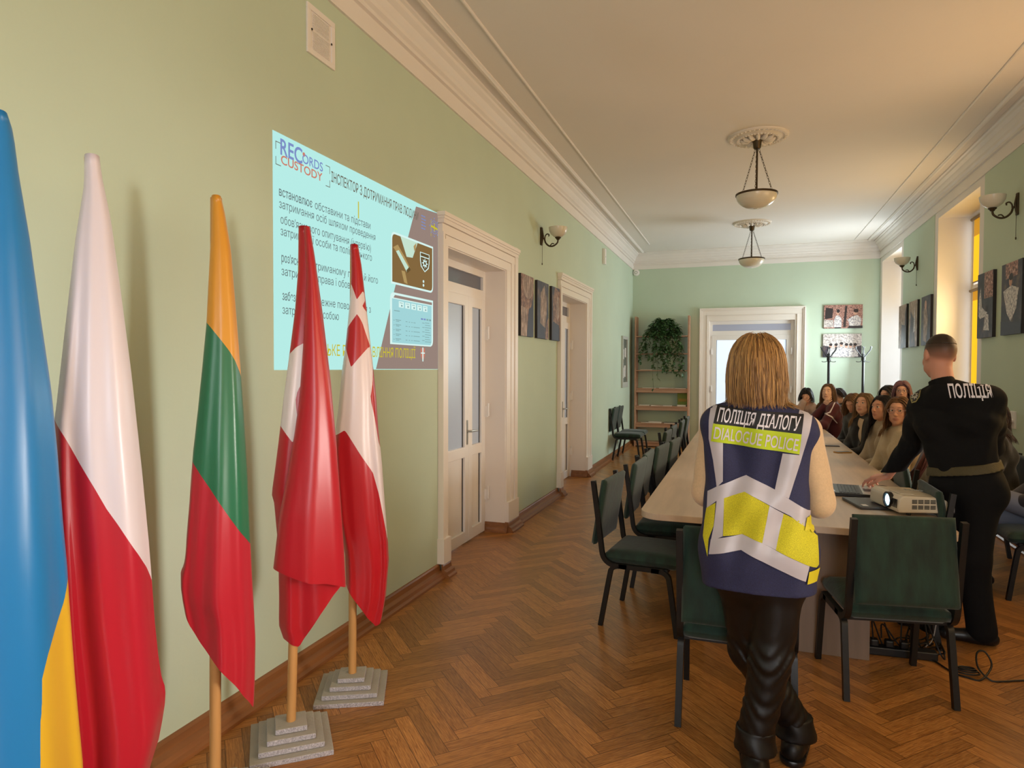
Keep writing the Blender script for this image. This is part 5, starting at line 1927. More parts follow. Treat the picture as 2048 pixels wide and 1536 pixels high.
def head_prims(H, R, sc, shut=False):
    L = lambda x, y, z: H + R @ (np.array([x, y, z]) * sc)
    S = lambda *r: np.array(r) * sc
    P = [ell(L(0, -.018, .03), S(.074, .094, .088), R, 0.0),
         ell(L(0, .022, -.03), S(.060, .070, .088), R, .03 * sc),
         ell(L(0, .036, -.078), S(.043, .047, .036), R, .03 * sc),
         ell(L(0, .068, -.102), S(.018, .015, .013), R, .022 * sc)]
    for s in (-1, 1):
        P += [ell(L(s * .036, .058, -.03), S(.021, .018, .022), R, .02 * sc),
              ell(L(s * .052, .018, -.07), S(.012, .03, .022), R, .02 * sc)]
    P += [ell(L(0, .073, .032), S(.046, .014, .011), R, .02 * sc)]
    for s in (-1, 1):
        P.append(ell(L(s * .031, .099, .007), S(.019, .016, .012), R, .012 * sc, '-'))
    for s in (-1, 1):
        if shut:
            P.append(ell(L(s * .031, .0755, .0068), S(.0145, .0125, .0115), R, .004 * sc))
        else:
            P.append(ell(L(s * .031, .0770, .0138), S(.0155, .0125, .0062), R, .004 * sc))
            P.append(ell(L(s * .031, .0755, -.0035), S(.0145, .0110, .0045), R, .004 * sc))
    P += [cone(L(0, .084, .016), L(0, .107, -.028), .0065 * sc, .0105 * sc, .012 * sc),
          ell(L(0, .099, -.033), S(.0165, .011, .0075), R, .008 * sc)]
    P += [ell(L(0, .0895, -.0615), S(.021, .0085, .0055), R, .006 * sc), ell(L(0, .0885, -.0725), S(.018, .0085, .006), R, .006 * sc)]
    for s in (-1, 1):
        P.append(ell(L(s * .075, -.010, -.002), S(.0085, .019, .031), R, .010 * sc))
    return P


def hand_prims(wr, d, n, thumb, curl, sc=1.0, spread=0.0, index_curl=None):
    """palm, five fingers; d towards the fingers, n out of the back of the hand, thumb side as a vector"""
    d = _norm(d)
    n = _norm(n - d * (n @ d))
    t = _norm(np.cross(n, d))
    if t @ np.asarray(thumb, float) < 0:
        t = -t
    wr = np.asarray(wr, float)
    P = []
    kn = []
    for i, (off, fw) in enumerate(((.031, .088), (.010, .094), (-.012, .088), (-.032, .078))):
        q = wr + d * fw * sc + t * off * sc + n * .003 * sc
        kn.append(q)
        P.append(cone(wr + t * off * .55 * sc + d * .012, q, .0155 * sc, .0115 * sc, .012))
    L = [(.044, .026, .021), (.049, .030, .022), (.045, .028, .021), (.036, .021, .019)]
    for i in range(4):
        c = curl if (i or index_curl is None) else index_curl
        p = kn[i]
        a = 0.0
        dd = _norm(d + t * spread * (1.5 - i) * 0.2)
        for j in range(3):
            a += c[j]
            v = dd * math.cos(a) - n * math.sin(a)
            q = p + v * L[i][j] * sc
            P.append(cone(p, q, (.0098 - .001 * j) * sc, (.0088 - .001 * j) * sc, .004))
            p = q
    b = wr + d * .025 * sc + t * .026 * sc
    v1 = _norm(d * .65 + t * .75 - n * .25)
    v2 = _norm(d * .9 + t * .25 - n * .35)
    P += [cone(b, b + v1 * .042 * sc, .0145 * sc, .0115 * sc, .01), cone(b + v1 * .042 * sc, b + v1 * .042 * sc + v2 * .034 * sc, .0108 * sc, .0095 * sc, .004),
          cone(b + v1 * .042 * sc + v2 * .034 * sc, b + v1 * .042 * sc + v2 * .060 * sc, .0095 * sc, .008 * sc, .004)]
    return P


def torso_prims(J, g=0.0, w=1.0, k=.05):
    P = []
    Nb = J['neck']
    pel = (J['hip'][0] + J['hip'][1]) / 2
    dn = _norm(pel - Nb)
    for s in (0, 1):
        sh, hip = J['sh'][s], J['hip'][s]
        ch = Nb + (sh - Nb) * .56 * w + dn * .14
        out = _norm(sh - Nb - dn * ((sh - Nb) @ dn))
        wa = pel - dn * .19 + out * .065 * w
        hp = hip - dn * .01
        P += [cone(Nb + (sh - Nb) * .62 + dn * .045, ch, .060 + g, .092 + g, k), cone(ch, wa, .092 + g, .082 + g, k), cone(wa, hp, .082 + g, .098 + g, k)]
        P += [cone(Nb + dn * .035, sh, .058 + g, .052 + g, k)]
    return P


def arm_prims(J, s, g=0.0, f=1.0):
    return [cone(J['sh'][s], J['el'][s], (.052 + g) * f, (.043 + g) * f, .035), cone(J['el'][s], J['wr'][s], (.043 + g) * f, (.033 + g) * f, .03)]


def leg_prims(J, s, g=0.0):
    return [cone(J['hip'][s], J['kn'][s], .082 + g, .056 + g, .04), cone(J['kn'][s], J['an'][s], .056 + g, .042 + g, .03)]


SKIN = '#d3a189'
m_eye = mat('eye_white', '#d8d0cb', 0.15)
m_iris = mat('dark_iris', '#2a211c', 0.1)
m_glas = mat('spectacle_frame', '#6f7076', 0.3, metal=0.5)


def skin_mat(col):
    return mat('skin_' + col[1:], col, 0.5, attr='tint', sss=0.08, spec=0.4)


def body(root, J, H, R, sc, skin, hands=(), h=.0055, fade=None, brow='#4a3326', legs=True, slim=-.018, shut=False):
    """head, neck, trunk, limbs and hands as one continuous surface"""
    P = head_prims(H, R, sc, shut)
    Nb = J['neck']
    P += [cone(H + R @ np.array([0, -.022, -.07]) * sc, Nb - UP * .0, .052 * sc, .058 * sc, .03)]
    P += torso_prims(J, slim)
    for s in (0, 1):
        P += arm_prims(J, s, -.011)
        if legs:
            P += leg_prims(J, s, -.014)
    if legs:
        P += [cone(J['hip'][0], J['hip'][1], .08, .08, .04)]
    for hp in hands:
        P += hp
    V, F = surface(P, h)
    V = relax(V, F, 1, 0.35)
    q = ((V - H) @ R) / sc
    base = np.array(lin(skin))
    T = np.tile(base, (len(V), 1))

    def mixin(mask, c):
        T[:] = T * (1 - mask[:, None]) + np.array(c) * mask[:, None]
    near = (np.abs(q) < .14).all(1)
    lip = np.clip(1.4 - np.hypot(q[:, 0] / .021, (q[:, 2] + .067) / .0105), 0, 1) * (q[:, 1] > .07) * near
    mixin(np.clip(lip * 2, 0, .6), lin('#a8645c'))
    for s in (-1, 1):
        ar = .028 + .006 * np.cos((q[:, 0] - s * .03) / .02)
        br = np.clip(1.25 - np.hypot((q[:, 0] - s * .033) / .0165, (q[:, 2] - ar) / .0042), 0, 1) * (q[:, 1] > .05) * near
        mixin(np.clip(br * 2, 0, .62), lin(brow))
        ck = np.clip(1 - np.hypot((q[:, 0] - s * .038) / .026, (q[:, 2] + .03) / .026), 0, 1) * (q[:, 1] > .03) * near
        mixin(ck * .25, lin('#c9806c'))
    if fade is not None:
        z = q[:, 2] - .12 * np.clip(q[:, 1], -.1, .1)
        m = np.clip((z + .050) / .10, 0, 1) ** .8 * np.clip((.085 - q[:, 1]) / .02, 0, 1) * near
        m = m * np.clip((q[:, 2] + .35 * (.05 - q[:, 1]) ) / .03, 0, 1) if True else m
        ear = np.hypot((q[:, 1] + .01) / .024, (q[:, 2] + .002) / .036) < 1
        mixin(m * .96 * ~(ear & (np.abs(q[:, 0]) > .06)), lin(fade))
    o = mesh_obj('body', V, F, skin_mat(skin), root, smooth=9, cl={'tint': T})
    return o


def eyes(root, H, R, sc, gaze, closed=False):
    g = _norm(gaze)
    for s in (-1, 1):
        c = H + R @ (np.array([s * .031, .0765, .0068]) * sc)
        b = MB().lathe([(.0122 * math.sin(PI * k / 10), -.0122 * math.cos(PI * k / 10)) for k in range(1, 10)], (0, 0, 0), 14)
        V = np.array(b.v)
        Q = np.array(Vector(g).to_track_quat('Z', 'Y').to_matrix())
        W_ = V @ Q.T * sc + c
        mi = []
        for f in b.f:
            z = np.mean([V[i][2] for i in f]) / .0122
            mi.append(1 if z > .80 else 0)
        mesh_obj('eye', W_, b.f, [m_eye, m_iris], root, smooth=9, midx=mi)


def glasses(root, H, R, sc, m=None):
    b = MB()
    L = lambda x, y, z: tuple(H + R @ (np.array([x, y, z]) * sc))
    for s in (-1, 1):
        b.tube([L(s * .032 + .025 * math.cos(k * PI / 8), .103, .003 + .021 * math.sin(k * PI / 8)) for k in range(16)], .0017, 6, closed=True)
        b.tube([L(s * .057, .102, .008), L(s * .074, .07, .01), L(s * .080, -.01, .012)], .0016, 6)
    b.tube([L(-.008, .104, .008), L(0, .107, .011), L(.008, .104, .008)], .0016, 6)
    b.build('glasses', m or m_glas, root, smooth=1)


def hair_mat(name, dark, light):
    if name in MATS:
        return MATS[name]
    m = mat(name, dark, 0.42, spec=0.45)
    nt = m.node_tree
    a = nt.nodes.new('ShaderNodeAttribute')
    a.attribute_name = 'lock'
    x = nt.nodes.new('ShaderNodeMix')
    x.data_type = 'RGBA'
    x.inputs[6].default_value = lin(dark) + (1,)
    x.inputs[7].default_value = lin(light) + (1,)
    nt.links.new(a.outputs['Fac'], x.inputs[0])
    nt.links.new(x.outputs[2], nt.nodes['Principled BSDF'].inputs['Base Color'])
    return m


def hair(root, H, R, sc, m, n, z0, z1, seed, part=0.0, width=.007, fine=1, whorl=0.0, coll=(), flare=0.0, back=0.5, step=.018, steps=26, face=1.0, low=-.35, wave=0.0, grav=.30, drift=(0, 0, 0), fullness=1.0, name='hair'):
    """locks grown from the scalp and combed down over head and shoulders, each tapering; one mesh"""
    rg = np.random.RandomState(seed)
    if fine:
        n, width = int(n * 3.2), width * .43
    u = rg.randn(n * 6, 3)
    u /= np.linalg.norm(u, axis=1)[:, None]
    ok = ~((u[:, 1] > .42) & (u[:, 2] < .62)) & (u[:, 2] > low) & ~((u[:, 1] > .12) & (u[:, 2] < .2))
    u = u[ok][:n]
    n = len(u)
    er = np.array([.078, .098, .092]) * fullness
    c0 = np.array([0, -.018, .03])
    P = H + ((c0 + u * er) * sc) @ R.T
    side = np.where(u[:, 0] - part > 0, 1.0, -1.0)
    top = np.clip((u[:, 2] - .05) / .75, 0, 1) * np.clip((u[:, 1] + .75 - whorl) / .5, 0, 1)
    d = np.stack([side * .95 * top, -back * (.3 + .7 * top), -1.0 + .75 * top], 1) + rg.randn(n, 3) * .06
    d = d - u * (d * u).sum(1)[:, None]
    d = d @ R.T
    d /= np.linalg.norm(d, axis=1)[:, None]
    lift = rg.rand(n) ** 1.5 * .012
    zend = z0 + (z1 - z0) * rg.rand(n)
    col = [(H + R @ (c0 * sc), R, er * sc * 1.0), (H + R @ (np.array([0, .03, -.035]) * sc), R, np.array([.071 * face, .085 * face, .112]) * sc)] + list(coll)
    pts = [P.copy()]
    live = np.ones(n, bool)
    ph = rg.rand(n) * 6.28
    for s_ in range(steps):
        d = d + np.array([0, 0, -1.0]) * grav + rg.randn(n, 3) * .018
        if wave:
            d = d + np.stack([np.sin(ph + s_ * .7), np.cos(ph * 1.7 + s_ * .6), 0 * ph], 1) * wave
        d /= np.linalg.norm(d, axis=1)[:, None]
        Q = P + d * step
        for (c, Rc, r) in col:
            r = r[None, :] + lift[:, None]
            q = ((Q - c) @ Rc) / r
            k = np.linalg.norm(q, axis=1)
            ins = k < 1
            if ins.any():
                nn = (q / r) @ Rc.T
                nn /= np.linalg.norm(nn, axis=1)[:, None]
                qq = q / np.maximum(k, 1e-6)[:, None]
                Q = np.where(ins[:, None], c + (qq * r) @ Rc.T, Q)
                dd = d - nn * np.minimum((d * nn).sum(1), 0)[:, None]
                d = np.where(ins[:, None], dd, d)
        if flare or any(drift):
            f = np.clip((zend + .09 - Q[:, 2]) / .09, 0, 1)[:, None]
            o = Q - H
            o[:, 2] = 0
            o /= np.linalg.norm(o, axis=1)[:, None] + 1e-9
            d = d + o * flare * f + np.array(drift) * f
        live &= Q[:, 2] > zend
        P = np.where(live[:, None], Q, P)
        pts.append(P.copy())
    pts = np.stack(pts, 1)
    S = pts.shape[1]
    seg = np.linalg.norm(np.diff(pts, axis=1), axis=2)
    tot = np.maximum(seg.sum(1), 1e-4)
    t = np.concatenate([np.zeros((n, 1)), np.cumsum(seg, 1)], 1) / tot[:, None]
    # resample each lock evenly
    M = 11
    out = np.zeros((n, M, 3))
    for i in range(n):
        for a in range(3):
            out[i, :, a] = np.interp(np.linspace(0, 1, M), t[i] + np.arange(S) * 1e-9, pts[i, :, a])
    keep = tot > .04
    out = out[keep]
    n = len(out)
    tg = np.gradient(out, axis=1)
    tg /= np.linalg.norm(tg, axis=2)[:, :, None] + 1e-9
    ow = out - (H + R @ (np.array([0, 0, -.02]) * sc))
    ow /= np.linalg.norm(ow, axis=2)[:, :, None] + 1e-9
    wv = np.cross(tg, ow)
    wv /= np.linalg.norm(wv, axis=2)[:, :, None] + 1e-9
    ov = np.cross(wv, tg)
    tt = np.linspace(0, 1, M)
    pr = np.minimum(1, (0.35 + tt * 4)) * np.sqrt(np.clip(1.02 - tt ** 2.6, 0, 1))
    w = width * (.6 + .8 * rg.rand(n))[:, None, None] * pr[None, :, None]
    V = np.stack([out + wv * w, out + ov * w * .38, out - wv * w, out - ov * w * .38], 2).reshape(-1, 3)
    ia = np.arange(n)[:, None, None] * M * 4
    j = np.arange(M - 1)[None, :, None] * 4
    k = np.arange(4)[None, None, :]
    F = np.stack([ia + j + k, ia + j + (k + 1) % 4, ia + j + 4 + (k + 1) % 4, ia + j + 4 + k], 3).reshape(-1, 4)
    lk = np.repeat(np.clip(rg.rand(n) * .8 + .25 * rg.randn(n) * .5 + .1, 0, 1), M * 4)
    # close cap under the locks
    cv, cf = surface([ell(H + R @ (c0 * sc), er * sc * .985, R, 0.0), ell(H + R @ (np.array([0, .055, -.045]) * sc), np.array([.080, .09, .112]) * sc, R, .01, '-'),
                      ell(H + R @ (np.array([0, -.0, -.12]) * sc), np.array([.12, .16, .085]) * sc, R, .01, '-')], .009)
    V = np.vstack([V, cv])
    F = np.vstack([F, cf + (len(V) - len(cv))])
    lk = np.concatenate([lk, np.full(len(cv), .15)])
    return mesh_obj(name, V, F, m, root, smooth=9, fl={'lock': lk})


def shoe(root, an, d, m, L=.25, heel=0.0, name='shoe'):
    d = _norm([d[0], d[1], 0])
    an = np.asarray(an, float)
    g = np.array([an[0], an[1], 0.0])
    P = [cone(g - d * .055 + UP * .038, g + d * .03 + UP * .045, .036, .040, .03), cone(g + d * .03 + UP * .043, g + d * (L - .10) + UP * .034, .040, .034, .03),
         cone(g - d * .02 + UP * .05, an + UP * .02, .044, .046, .03)]
    V, F = surface(P, .008, clips=[((0, 0, 0.004), (0, 0, -1))])
    return mesh_obj(name, V, F, m, root, smooth=9)


def cloth(root, name, prims, m, h=.009, disp=None, clips=(), it=1):
    V, F = surface(prims, h, disp, clips)
    V = relax(V, F, it, .4)
    return mesh_obj(name, V, F, m, root, smooth=9), BVHTree.FromPolygons([tuple(v) for v in V], [tuple(f) for f in F]), V


A = lambda *p: np.array(p, float)

# ---------------------------------------------------------------- the woman in the vest
t = thing('person', (0.13, 2.70, 0), 'blond woman standing back to the camera in a navy and yellow reflective vest', 'person')
H, R = A(*(0.045,2.75,1.588)), frame((-.06, 1, -.06))
J = {'neck': A(*(0.057,2.74,1.445)), 'sh': [A(*(-0.103,2.74,1.379)), A(*(0.226,2.73,1.36))], 'el': [A(*(-0.142,2.8,1.086)), A(*(0.277,2.77,1.081))],
     'hip': [A(*(0.002,2.75,0.774)), A(*(0.141,2.73,0.792))], 'kn': [A(*(0.036,2.83,0.444)), A(*(0.11,2.71,0.481))], 'an': [A(*(0.215,2.9,0.14)), A(*(0.058,2.69,0.17))]}
J['wr'] = [J['el'][0] + A(.07, .22, .02), J['el'][1] + A(-.10, .21, .02)]
hands = [hand_prims(J['wr'][s], A(.5 if s == 0 else -.5, .85, .1), A(0, -.3, 1) if s else A(0, -.3, 1), A(1 if s == 0 else -1, 0, .3), (.5, .6, .4)) for s in (0, 1)]
body(t, J, H, R, 1.0, SKIN, hands, h=.006, slim=-.058)
m_knit = mat('beige_knit', '#cdb08b', 0.85, noise=(120, 0.06), sheen=0.3, bump=(220, 0.12))
P = torso_prims(J, -.048)
for s in (0, 1):
    P += arm_prims(J, s, .012, 1.0)
P += [cone(J['neck'] - UP * .0, J['neck'] + UP * .045, .075, .062, .03)]
cloth(t, 'sweater', P, m_knit, .0075, folds(.0035, 34, 4, .6))
m_leather = mat('black_leather', '#0d0a09', 0.46, spec=0.35, bump=(26, 0.08))


def leather(X, Y, Z):
    a = np.exp(-((Z - .47) / .07) ** 2) + .8 * np.exp(-((Z - .30) / .05) ** 2) + .9 * np.exp(-((Z - .155) / .05) ** 2)
    return .0045 * a * np.sin(105 * Z + 14 * X + 9 * np.sin(18 * X) + 5 * np.sin(23 * Y)) + .003 * np.sin(22 * X + 13 * Z) * np.sin(17 * Y + 9 * Z)


P = [cone(J['hip'][0], J['hip'][1], .112, .112, .05)]
for s in (0, 1):
    P += [cone(J['hip'][s], J['kn'][s], .098, .076, .03), cone(J['kn'][s], J['an'][s], .076, .066, .03)]
cloth(t, 'trousers', P, m_leather, .0075, leather)
for s in (0, 1):
    an = J['an'][s]
    V, F = surface([cone(an + UP * .022, an - UP * .045, .070, .082, .01)], .006, lambda X, Y, Z: .003 * np.sin(40 * X + 60 * Z), [(an - UP * .05, (0, 0, -1)), (an + UP * .035, (0, 0, 1))])
    mesh_obj('trouser_cuff', V, F, m_leather, t, smooth=9)
    g = A(an[0], an[1], 0)
    dd = A(-.12 if s else .25, 1, 0)
    d = _norm(dd)
    V, F = surface([cone(an - UP * .03, g + UP * .07, .055, .050, .02), cone(g - d * .05 + UP * .05, g + d * .14 + UP * .045, .046, .040, .03)], .007,
                   lambda X, Y, Z: .002 * np.sin(70 * Z + 20 * X), [((0, 0, .022), (0, 0, -1))])
    bt = mesh_obj('boot', V, F, m_leather, t, smooth=9)
    V, F = surface([cone(g - d * .05 + UP * .02, g + d * .145 + UP * .02, .05, .044, .01)], .007, None, [((0, 0, .026), (0, 0, 1)), ((0, 0, .0005), (0, 0, -1))])
    mesh_obj('sole', V, F, m_black, bt, smooth=.8)

# vest
m_navy = mat('navy_mesh_cloth', '#26294d', 0.8, noise=(420, 0.35), bump=(420, 0.3))
m_silv = mat('silver_reflective_band', '#b9b4bd', 0.38, spec=0.6, noise=(9, 0.05))
m_yel = mat('yellow_mesh_cloth', '#c6bf1c', 0.75, noise=(420, 0.30), bump=(420, 0.25))
m_yel2 = mat('lime_label_cloth', '#b9cf1e', 0.6)
m_blk = mat('black_label_cloth', '#111116', 0.6)
m_wht = mat('white_lettering', '#e3dfe8', 0.5)
m_lil = mat('pale_lilac_lettering', '#d6cfe0', 0.5)
VY = 2.73
vL = [A(*(-0.086,2.73,1.377)), A(*(-0.054,2.74,1.073)), A(*(-0.048,2.73,0.875)), A(*(-0.034,2.74,0.612))]
vR = [A(*(0.201,2.72,1.356)), A(*(0.143,2.73,1.089)), A(*(0.163,2.72,0.898)), A(*(0.164,2.72,0.636))]
vr = [.064, .086, .101, .104]
P = []
for q in (vL, vR):
    for i in range(3):
        P.append(cone(q[i], q[i + 1], vr[i] + .004, vr[i + 1] + .004, .05))
for i in range(3):
    a_, b_ = (vL[i] + vR[i]) / 2, (vL[i + 1] + vR[i + 1]) / 2
    P.append(cone(a_ - A(0, .0, .0), b_, vr[i] + .012, vr[i + 1] + .010, .05))
P += [cone(vL[0], vR[0], .066, .066, .04), cone(vL[0] + A(.03, 0, .01), A(*(0.051,2.73,1.451)), .06, .062, .04), cone(vR[0] + A(-.03, 0, .01), A(*(0.064,2.73,1.452)), .06, .062, .04)]
hem = A(*(0.058,2.62,0.744))
wob = folds(.004, 17, 9, .5)
vest, vb, vv = cloth(t, 'vest', P, m_navy, .0062, lambda X, Y, Z: wob(X, Y, Z) + .004 * np.sin(60 * X - 25 * Z) * np.exp(-((Z - 1.0) / .15) ** 2), [(hem, (.02, 0, -1))])
PXV = lambda *a: a
bands = [
    ('silver', [(-0.135,1.458),(-0.105,1.462),(-0.117,1.384),(-0.125,1.313),(-0.088,1.31),(-0.086,1.16),(-0.108,1.135),(-0.123,1.239),(-0.14,1.323),(-0.14,1.394)]),
    ('silver', [(0.176,1.454),(0.231,1.44),(0.217,1.364),(0.185,1.241),(0.149,1.113),(0.101,1.141),(0.127,1.279),(0.183,1.276),(0.19,1.353),(0.198,1.424)]),
    ('silver', [(-0.143,1.114),(-0.105,1.14),(-0.001,1.19),(0.105,1.141),(0.249,1.046),(0.216,0.999),(0.156,1.049),(-0.005,1.128),(-0.104,1.088),(-0.144,1.05)]),
    ('silver', [(-0.107,1.088),(-0.081,1.102),(-0.082,0.952),(-0.126,0.927),(-0.117,0.985)]),
    ('silver', [(0.083,1.083),(0.132,1.057),(0.107,0.925),(0.059,0.946)]),
    ('silver', [(-0.126,0.934),(-0.013,0.967),(0.059,0.946),(0.221,0.871),(0.209,0.812),(0.108,0.859),(-0.014,0.911),(-0.132,0.878)]),
    ('yellow', [(-0.146,1.05),(-0.111,1.077),(-0.118,0.985),(-0.135,0.933),(-0.137,0.866),(-0.158,0.938),(-0.154,0.996)]),
    ('yellow', [(-0.081,1.102),(-0.005,1.128),(0.083,1.083),(0.059,0.946),(-0.011,0.967),(-0.081,0.953)]),
    ('yellow', [(0.132,1.057),(0.188,1.031),(0.25,0.969),(0.255,0.868),(0.246,0.86),(0.107,0.925)]),
    ('tab', [(0.209,1.043),(0.252,1.046),(0.244,0.992),(0.202,0.995)]),
    ('tab', [(0.218,0.851),(0.255,0.857),(0.245,0.806),(0.212,0.802)]),
    ('lime', [(-0.123,1.384),(0.19,1.355),(0.183,1.279),(-0.131,1.315)]),
    ('black', [(-0.111,1.451),(0.196,1.424),(0.19,1.357),(-0.122,1.385)]),
]
bm_ = {'silver': ('reflective_band', m_silv, .0030), 'yellow': ('yellow_panel', m_yel, .0022), 'tab': ('side_tab', mat('yellow_tab', '#d3c425', .5), .006), 'lime': ('label_panel', m_yel2, .0042), 'black': ('label_panel', m_blk, .0042)}
for kind, pl in bands:
    nm, m_, off = bm_[kind]
    off += .0002 * bands.index((kind, pl)) / 2
    drape([([p for p in pl], [tuple(range(len(pl)))])], vb, 2.3, off, .012, m_, nm, vest, (0.04, 1, 0))


def lay_text(body_, p0, p1, up, cap, bold, bvh, y0, off, m_, parent, fwd, nm, to3=None):
    V, F = text_mesh(body_, cap, None, bold)
    w_ = V[:, 0].max()
    p0, p1, up = np.array(p0), np.array(p1), np.array(up)
    W_ = p0[None] + V[:, :1] / w_ * (p1 - p0)[None] + V[:, 1:] / cap * up[None]
    return drape([(W_, F)], bvh, y0, off, .02, m_, nm, parent, fwd, to3)


q = [(-0.11,1.393),(0.179,1.366),(-0.101,1.441)]
lay_text('ПОЛІЦІЯ ДІАЛОГУ', q[0], q[1], np.array(q[2]) - np.array(q[0]), .05, .014, vb, 2.3, .0062, m_wht, vest, (0.04, 1, 0), 'lettering')
q = [(-0.122,1.327),(0.176,1.291),(-0.115,1.375)]
lay_text('DIALOGUE POLICE', q[0], q[1], np.array(q[2]) - np.array(q[0]), .06, .008, vb, 2.3, .0062, m_lil, vest, (0.04, 1, 0), 'lettering')
m_blond = hair_mat('dark_blond_hair', '#5d3a1a', '#c6985a')
nbk = [(J['neck'] + A(0, 0, -.045), np.eye(3), A(.19, .10, .07)), (J['neck'] + A(0, .0, .06), np.eye(3), A(.07, .07, .10))]
hair(t, H, R, 1.05, m_blond, 2000, 1.44, 1.57, 21, part=.0, width=.0050, coll=nbk, flare=.0, back=.12, low=-.8, fullness=1.16, whorl=.55, grav=.5, drift=(.10, -.02, 0), wave=.05)

# ---------------------------------------------------------------- the officer
t = thing('person', (1.27, 4.47, 0), 'officer in black uniform leaning over the table with his left hand on the laptop', 'person')
H, R = A(*(1.116,4.62,1.676)), frame((-.22, .97, -.14), -.05)
J = {'neck': A(*(1.128,4.55,1.477)), 'sh': [A(*(1.053,4.67,1.367)), A(*(1.344,4.5,1.427))], 'el': [A(*(1.029,4.87,1.102)), A(*(1.409,4.66,1.126))],
     'wr': [A(*(0.933,5.03,0.866)), A(*(1.358,4.92,0.982))],
     'hip': [A(*(1.198,4.58,0.876)), A(*(1.313,4.49,0.917))], 'kn': [A(*(1.187,4.56,0.451)), A(*(1.259,4.43,0.495))], 'an': [A(*(1.113,4.6,-0.005)), A(*(1.314,4.46,0.088))]}
wd = A(.775, 5.13, .772) - J['wr'][0]
hl = hand_prims(J['wr'][0] + wd * .02, wd + A(0, 0, .06), A(-.5, .1, .8), A(.3, -.9, -.3), (.75, .9, .5), 1.05, .3, (.35, .45, .3))
hr = hand_prims(J['wr'][1], A(-.6, .7, -.2), A(0, 0, 1), A(-.5, -.5, 0), (.5, .6, .4), 1.05)
body(t, J, H, R, 1.07, '#c98f78', [hl, hr], h=.005, fade='#33251c', brow='#33241c')
V, F = surface([ell(H + R @ A(0, -.018, .034) * 1.07, A(.0752, .0952, .0892) * 1.07, R, 0)], .005, lambda X, Y, Z: .0012 * np.sin(300 * X) * np.sin(310 * Y) * np.sin(290 * Z), [(H + R @ A(0, -.02, .062) * 1.07, -R @ A(0, -.12, 1)), (H + R @ A(0, .066, .08) * 1.07, R @ A(0, 1, -.6))])
zz = np.clip(((V - H) @ R[:, 2] / 1.07 - .062) / .035, 0, 1)[:, None]
mesh_obj('hair', V, F, skin_mat('#c98f78'), t, smooth=9, cl={'tint': np.array(lin('#33251c')) * (1 - zz) + np.array(lin('#1d130d')) * zz})
m_uni = mat('black_uniform_cloth', '#08080a', 0.9, noise=(40, 0.1), sheen=0.0, spec=0.3, bump=(180, 0.06))
P = torso_prims(J, .024, 1.0, .06)
for s in (0, 1):
    P += arm_prims(J, s, .020, 1.05)
pel = (J['hip'][0] + J['hip'][1]) / 2
dn = _norm(pel - J['neck'])
ub, ub2 = folds(.005, 16, 12, .6), folds(.003, 38, 5, .4)
dia = lambda X, Y, Z: ub(X, Y, Z) + ub2(X, Y, Z) + .005 * np.sin(44 * (X * .6 + Z * .75) + 6 * np.sin(9 * Z)) * np.exp(-((Z - 1.18) / .16) ** 2)
jk, jb, _v = cloth(t, 'jacket', P, m_uni, .0075, dia, [(pel - dn * .085, dn), (J['wr'][0] + _norm(J['wr'][0] - J['el'][0]) * .0, J['wr'][0] - J['el'][0])] if False else [(pel - dn * .085, dn)])
P = [cone(J['neck'] - dn * .015, J['neck'] - dn * .055 + R @ A(0, .01, 0), .075, .066, .03)]
V, F = surface(P, .006, None, [(J['neck'] - dn * .062, -dn + A(0, .25, 0))])
mesh_obj('collar', V, F, m_uni, jk, smooth=9)
P = [cone(J['hip'][0] - dn * .04, J['hip'][1] - dn * .04, .118, .118, .05)]
for s in (0, 1):
    P += [cone(J['hip'][s], J['kn'][s], .112, .086, .05), cone(J['kn'][s], J['an'][s], .086, .078, .03)]
P += [cone((J['hip'][0] + J['hip'][1]) / 2 + A(.03, -.05, -.03), J['hip'][1] + A(.03, -.03, -.04), .10, .10, .05)]
tw = folds(.006, 15, 33, .7)
tr_, trb, _v = cloth(t, 'trousers', P, m_uni, .009, tw, [(pel - dn * .10, -dn)])
bp_ = torso_prims(J, .020, 1.0, .06) + [cone(J['hip'][0] - dn * .04, J['hip'][1] - dn * .04, .121, .121, .05)]
V, F = surface(bp_, .006, tw, [(pel - dn * .092, dn), (pel - dn * .142, -dn)])
V2 = V - dn * .0
mesh_obj('belt', pel + (V2 - pel) * A(1.035, 1.035, 1.0), F, mat('olive_webbing_belt', '#4a4228', .7, bump=(150, .3)), t, smooth=.9)
for s in (0, 1):
    shoe(t, J['an'][s] - UP * .03, (-1, .12, 0), m_black, .27, name='boot')
F_ = (.285, .958, .0)
q = [(1.089,1.431),(1.3,1.435),(1.073,1.507)]
lay_text('ПОЛІЦІЯ', q[0], q[1], np.array(q[2]) - np.array(q[0]), .08, .02, jb, 4.30, .004, m_wht, jk, F_, 'lettering')
q = [(1.03,0.734),(1.127,0.751),(1.029,0.774)]
lay_text('ПОЛІЦІЯ', q[0], q[1], np.array(q[2]) - np.array(q[0]), .04, .02, trb, 4.30, .004, mat('grey_lettering', '#8d8b8a', .6), tr_, F_, 'lettering')
m_pt, m_pk = mat('badge_gold_edge', '#9a8c52', .5), mat('badge_dark_field', '#23222a', .6)
m_ps = mat('badge_silver_star', '#b9b3a8', .5)
sh_ = [(0.924,1.501),(0.982,1.481),(0.977,1.428),(0.957,1.395),(0.932,1.386),(0.918,1.421)]
ce = np.mean(np.array(sh_), axis=0)
inn = [tuple(ce + (np.array(p) - ce) * .82) for p in sh_]
star = [tuple(ce + A(0, -.004) + (A(math.cos(k * PI / 8), math.sin(k * PI / 8)) * (.024 if k % 2 == 0 else .012))) for k in range(16)]
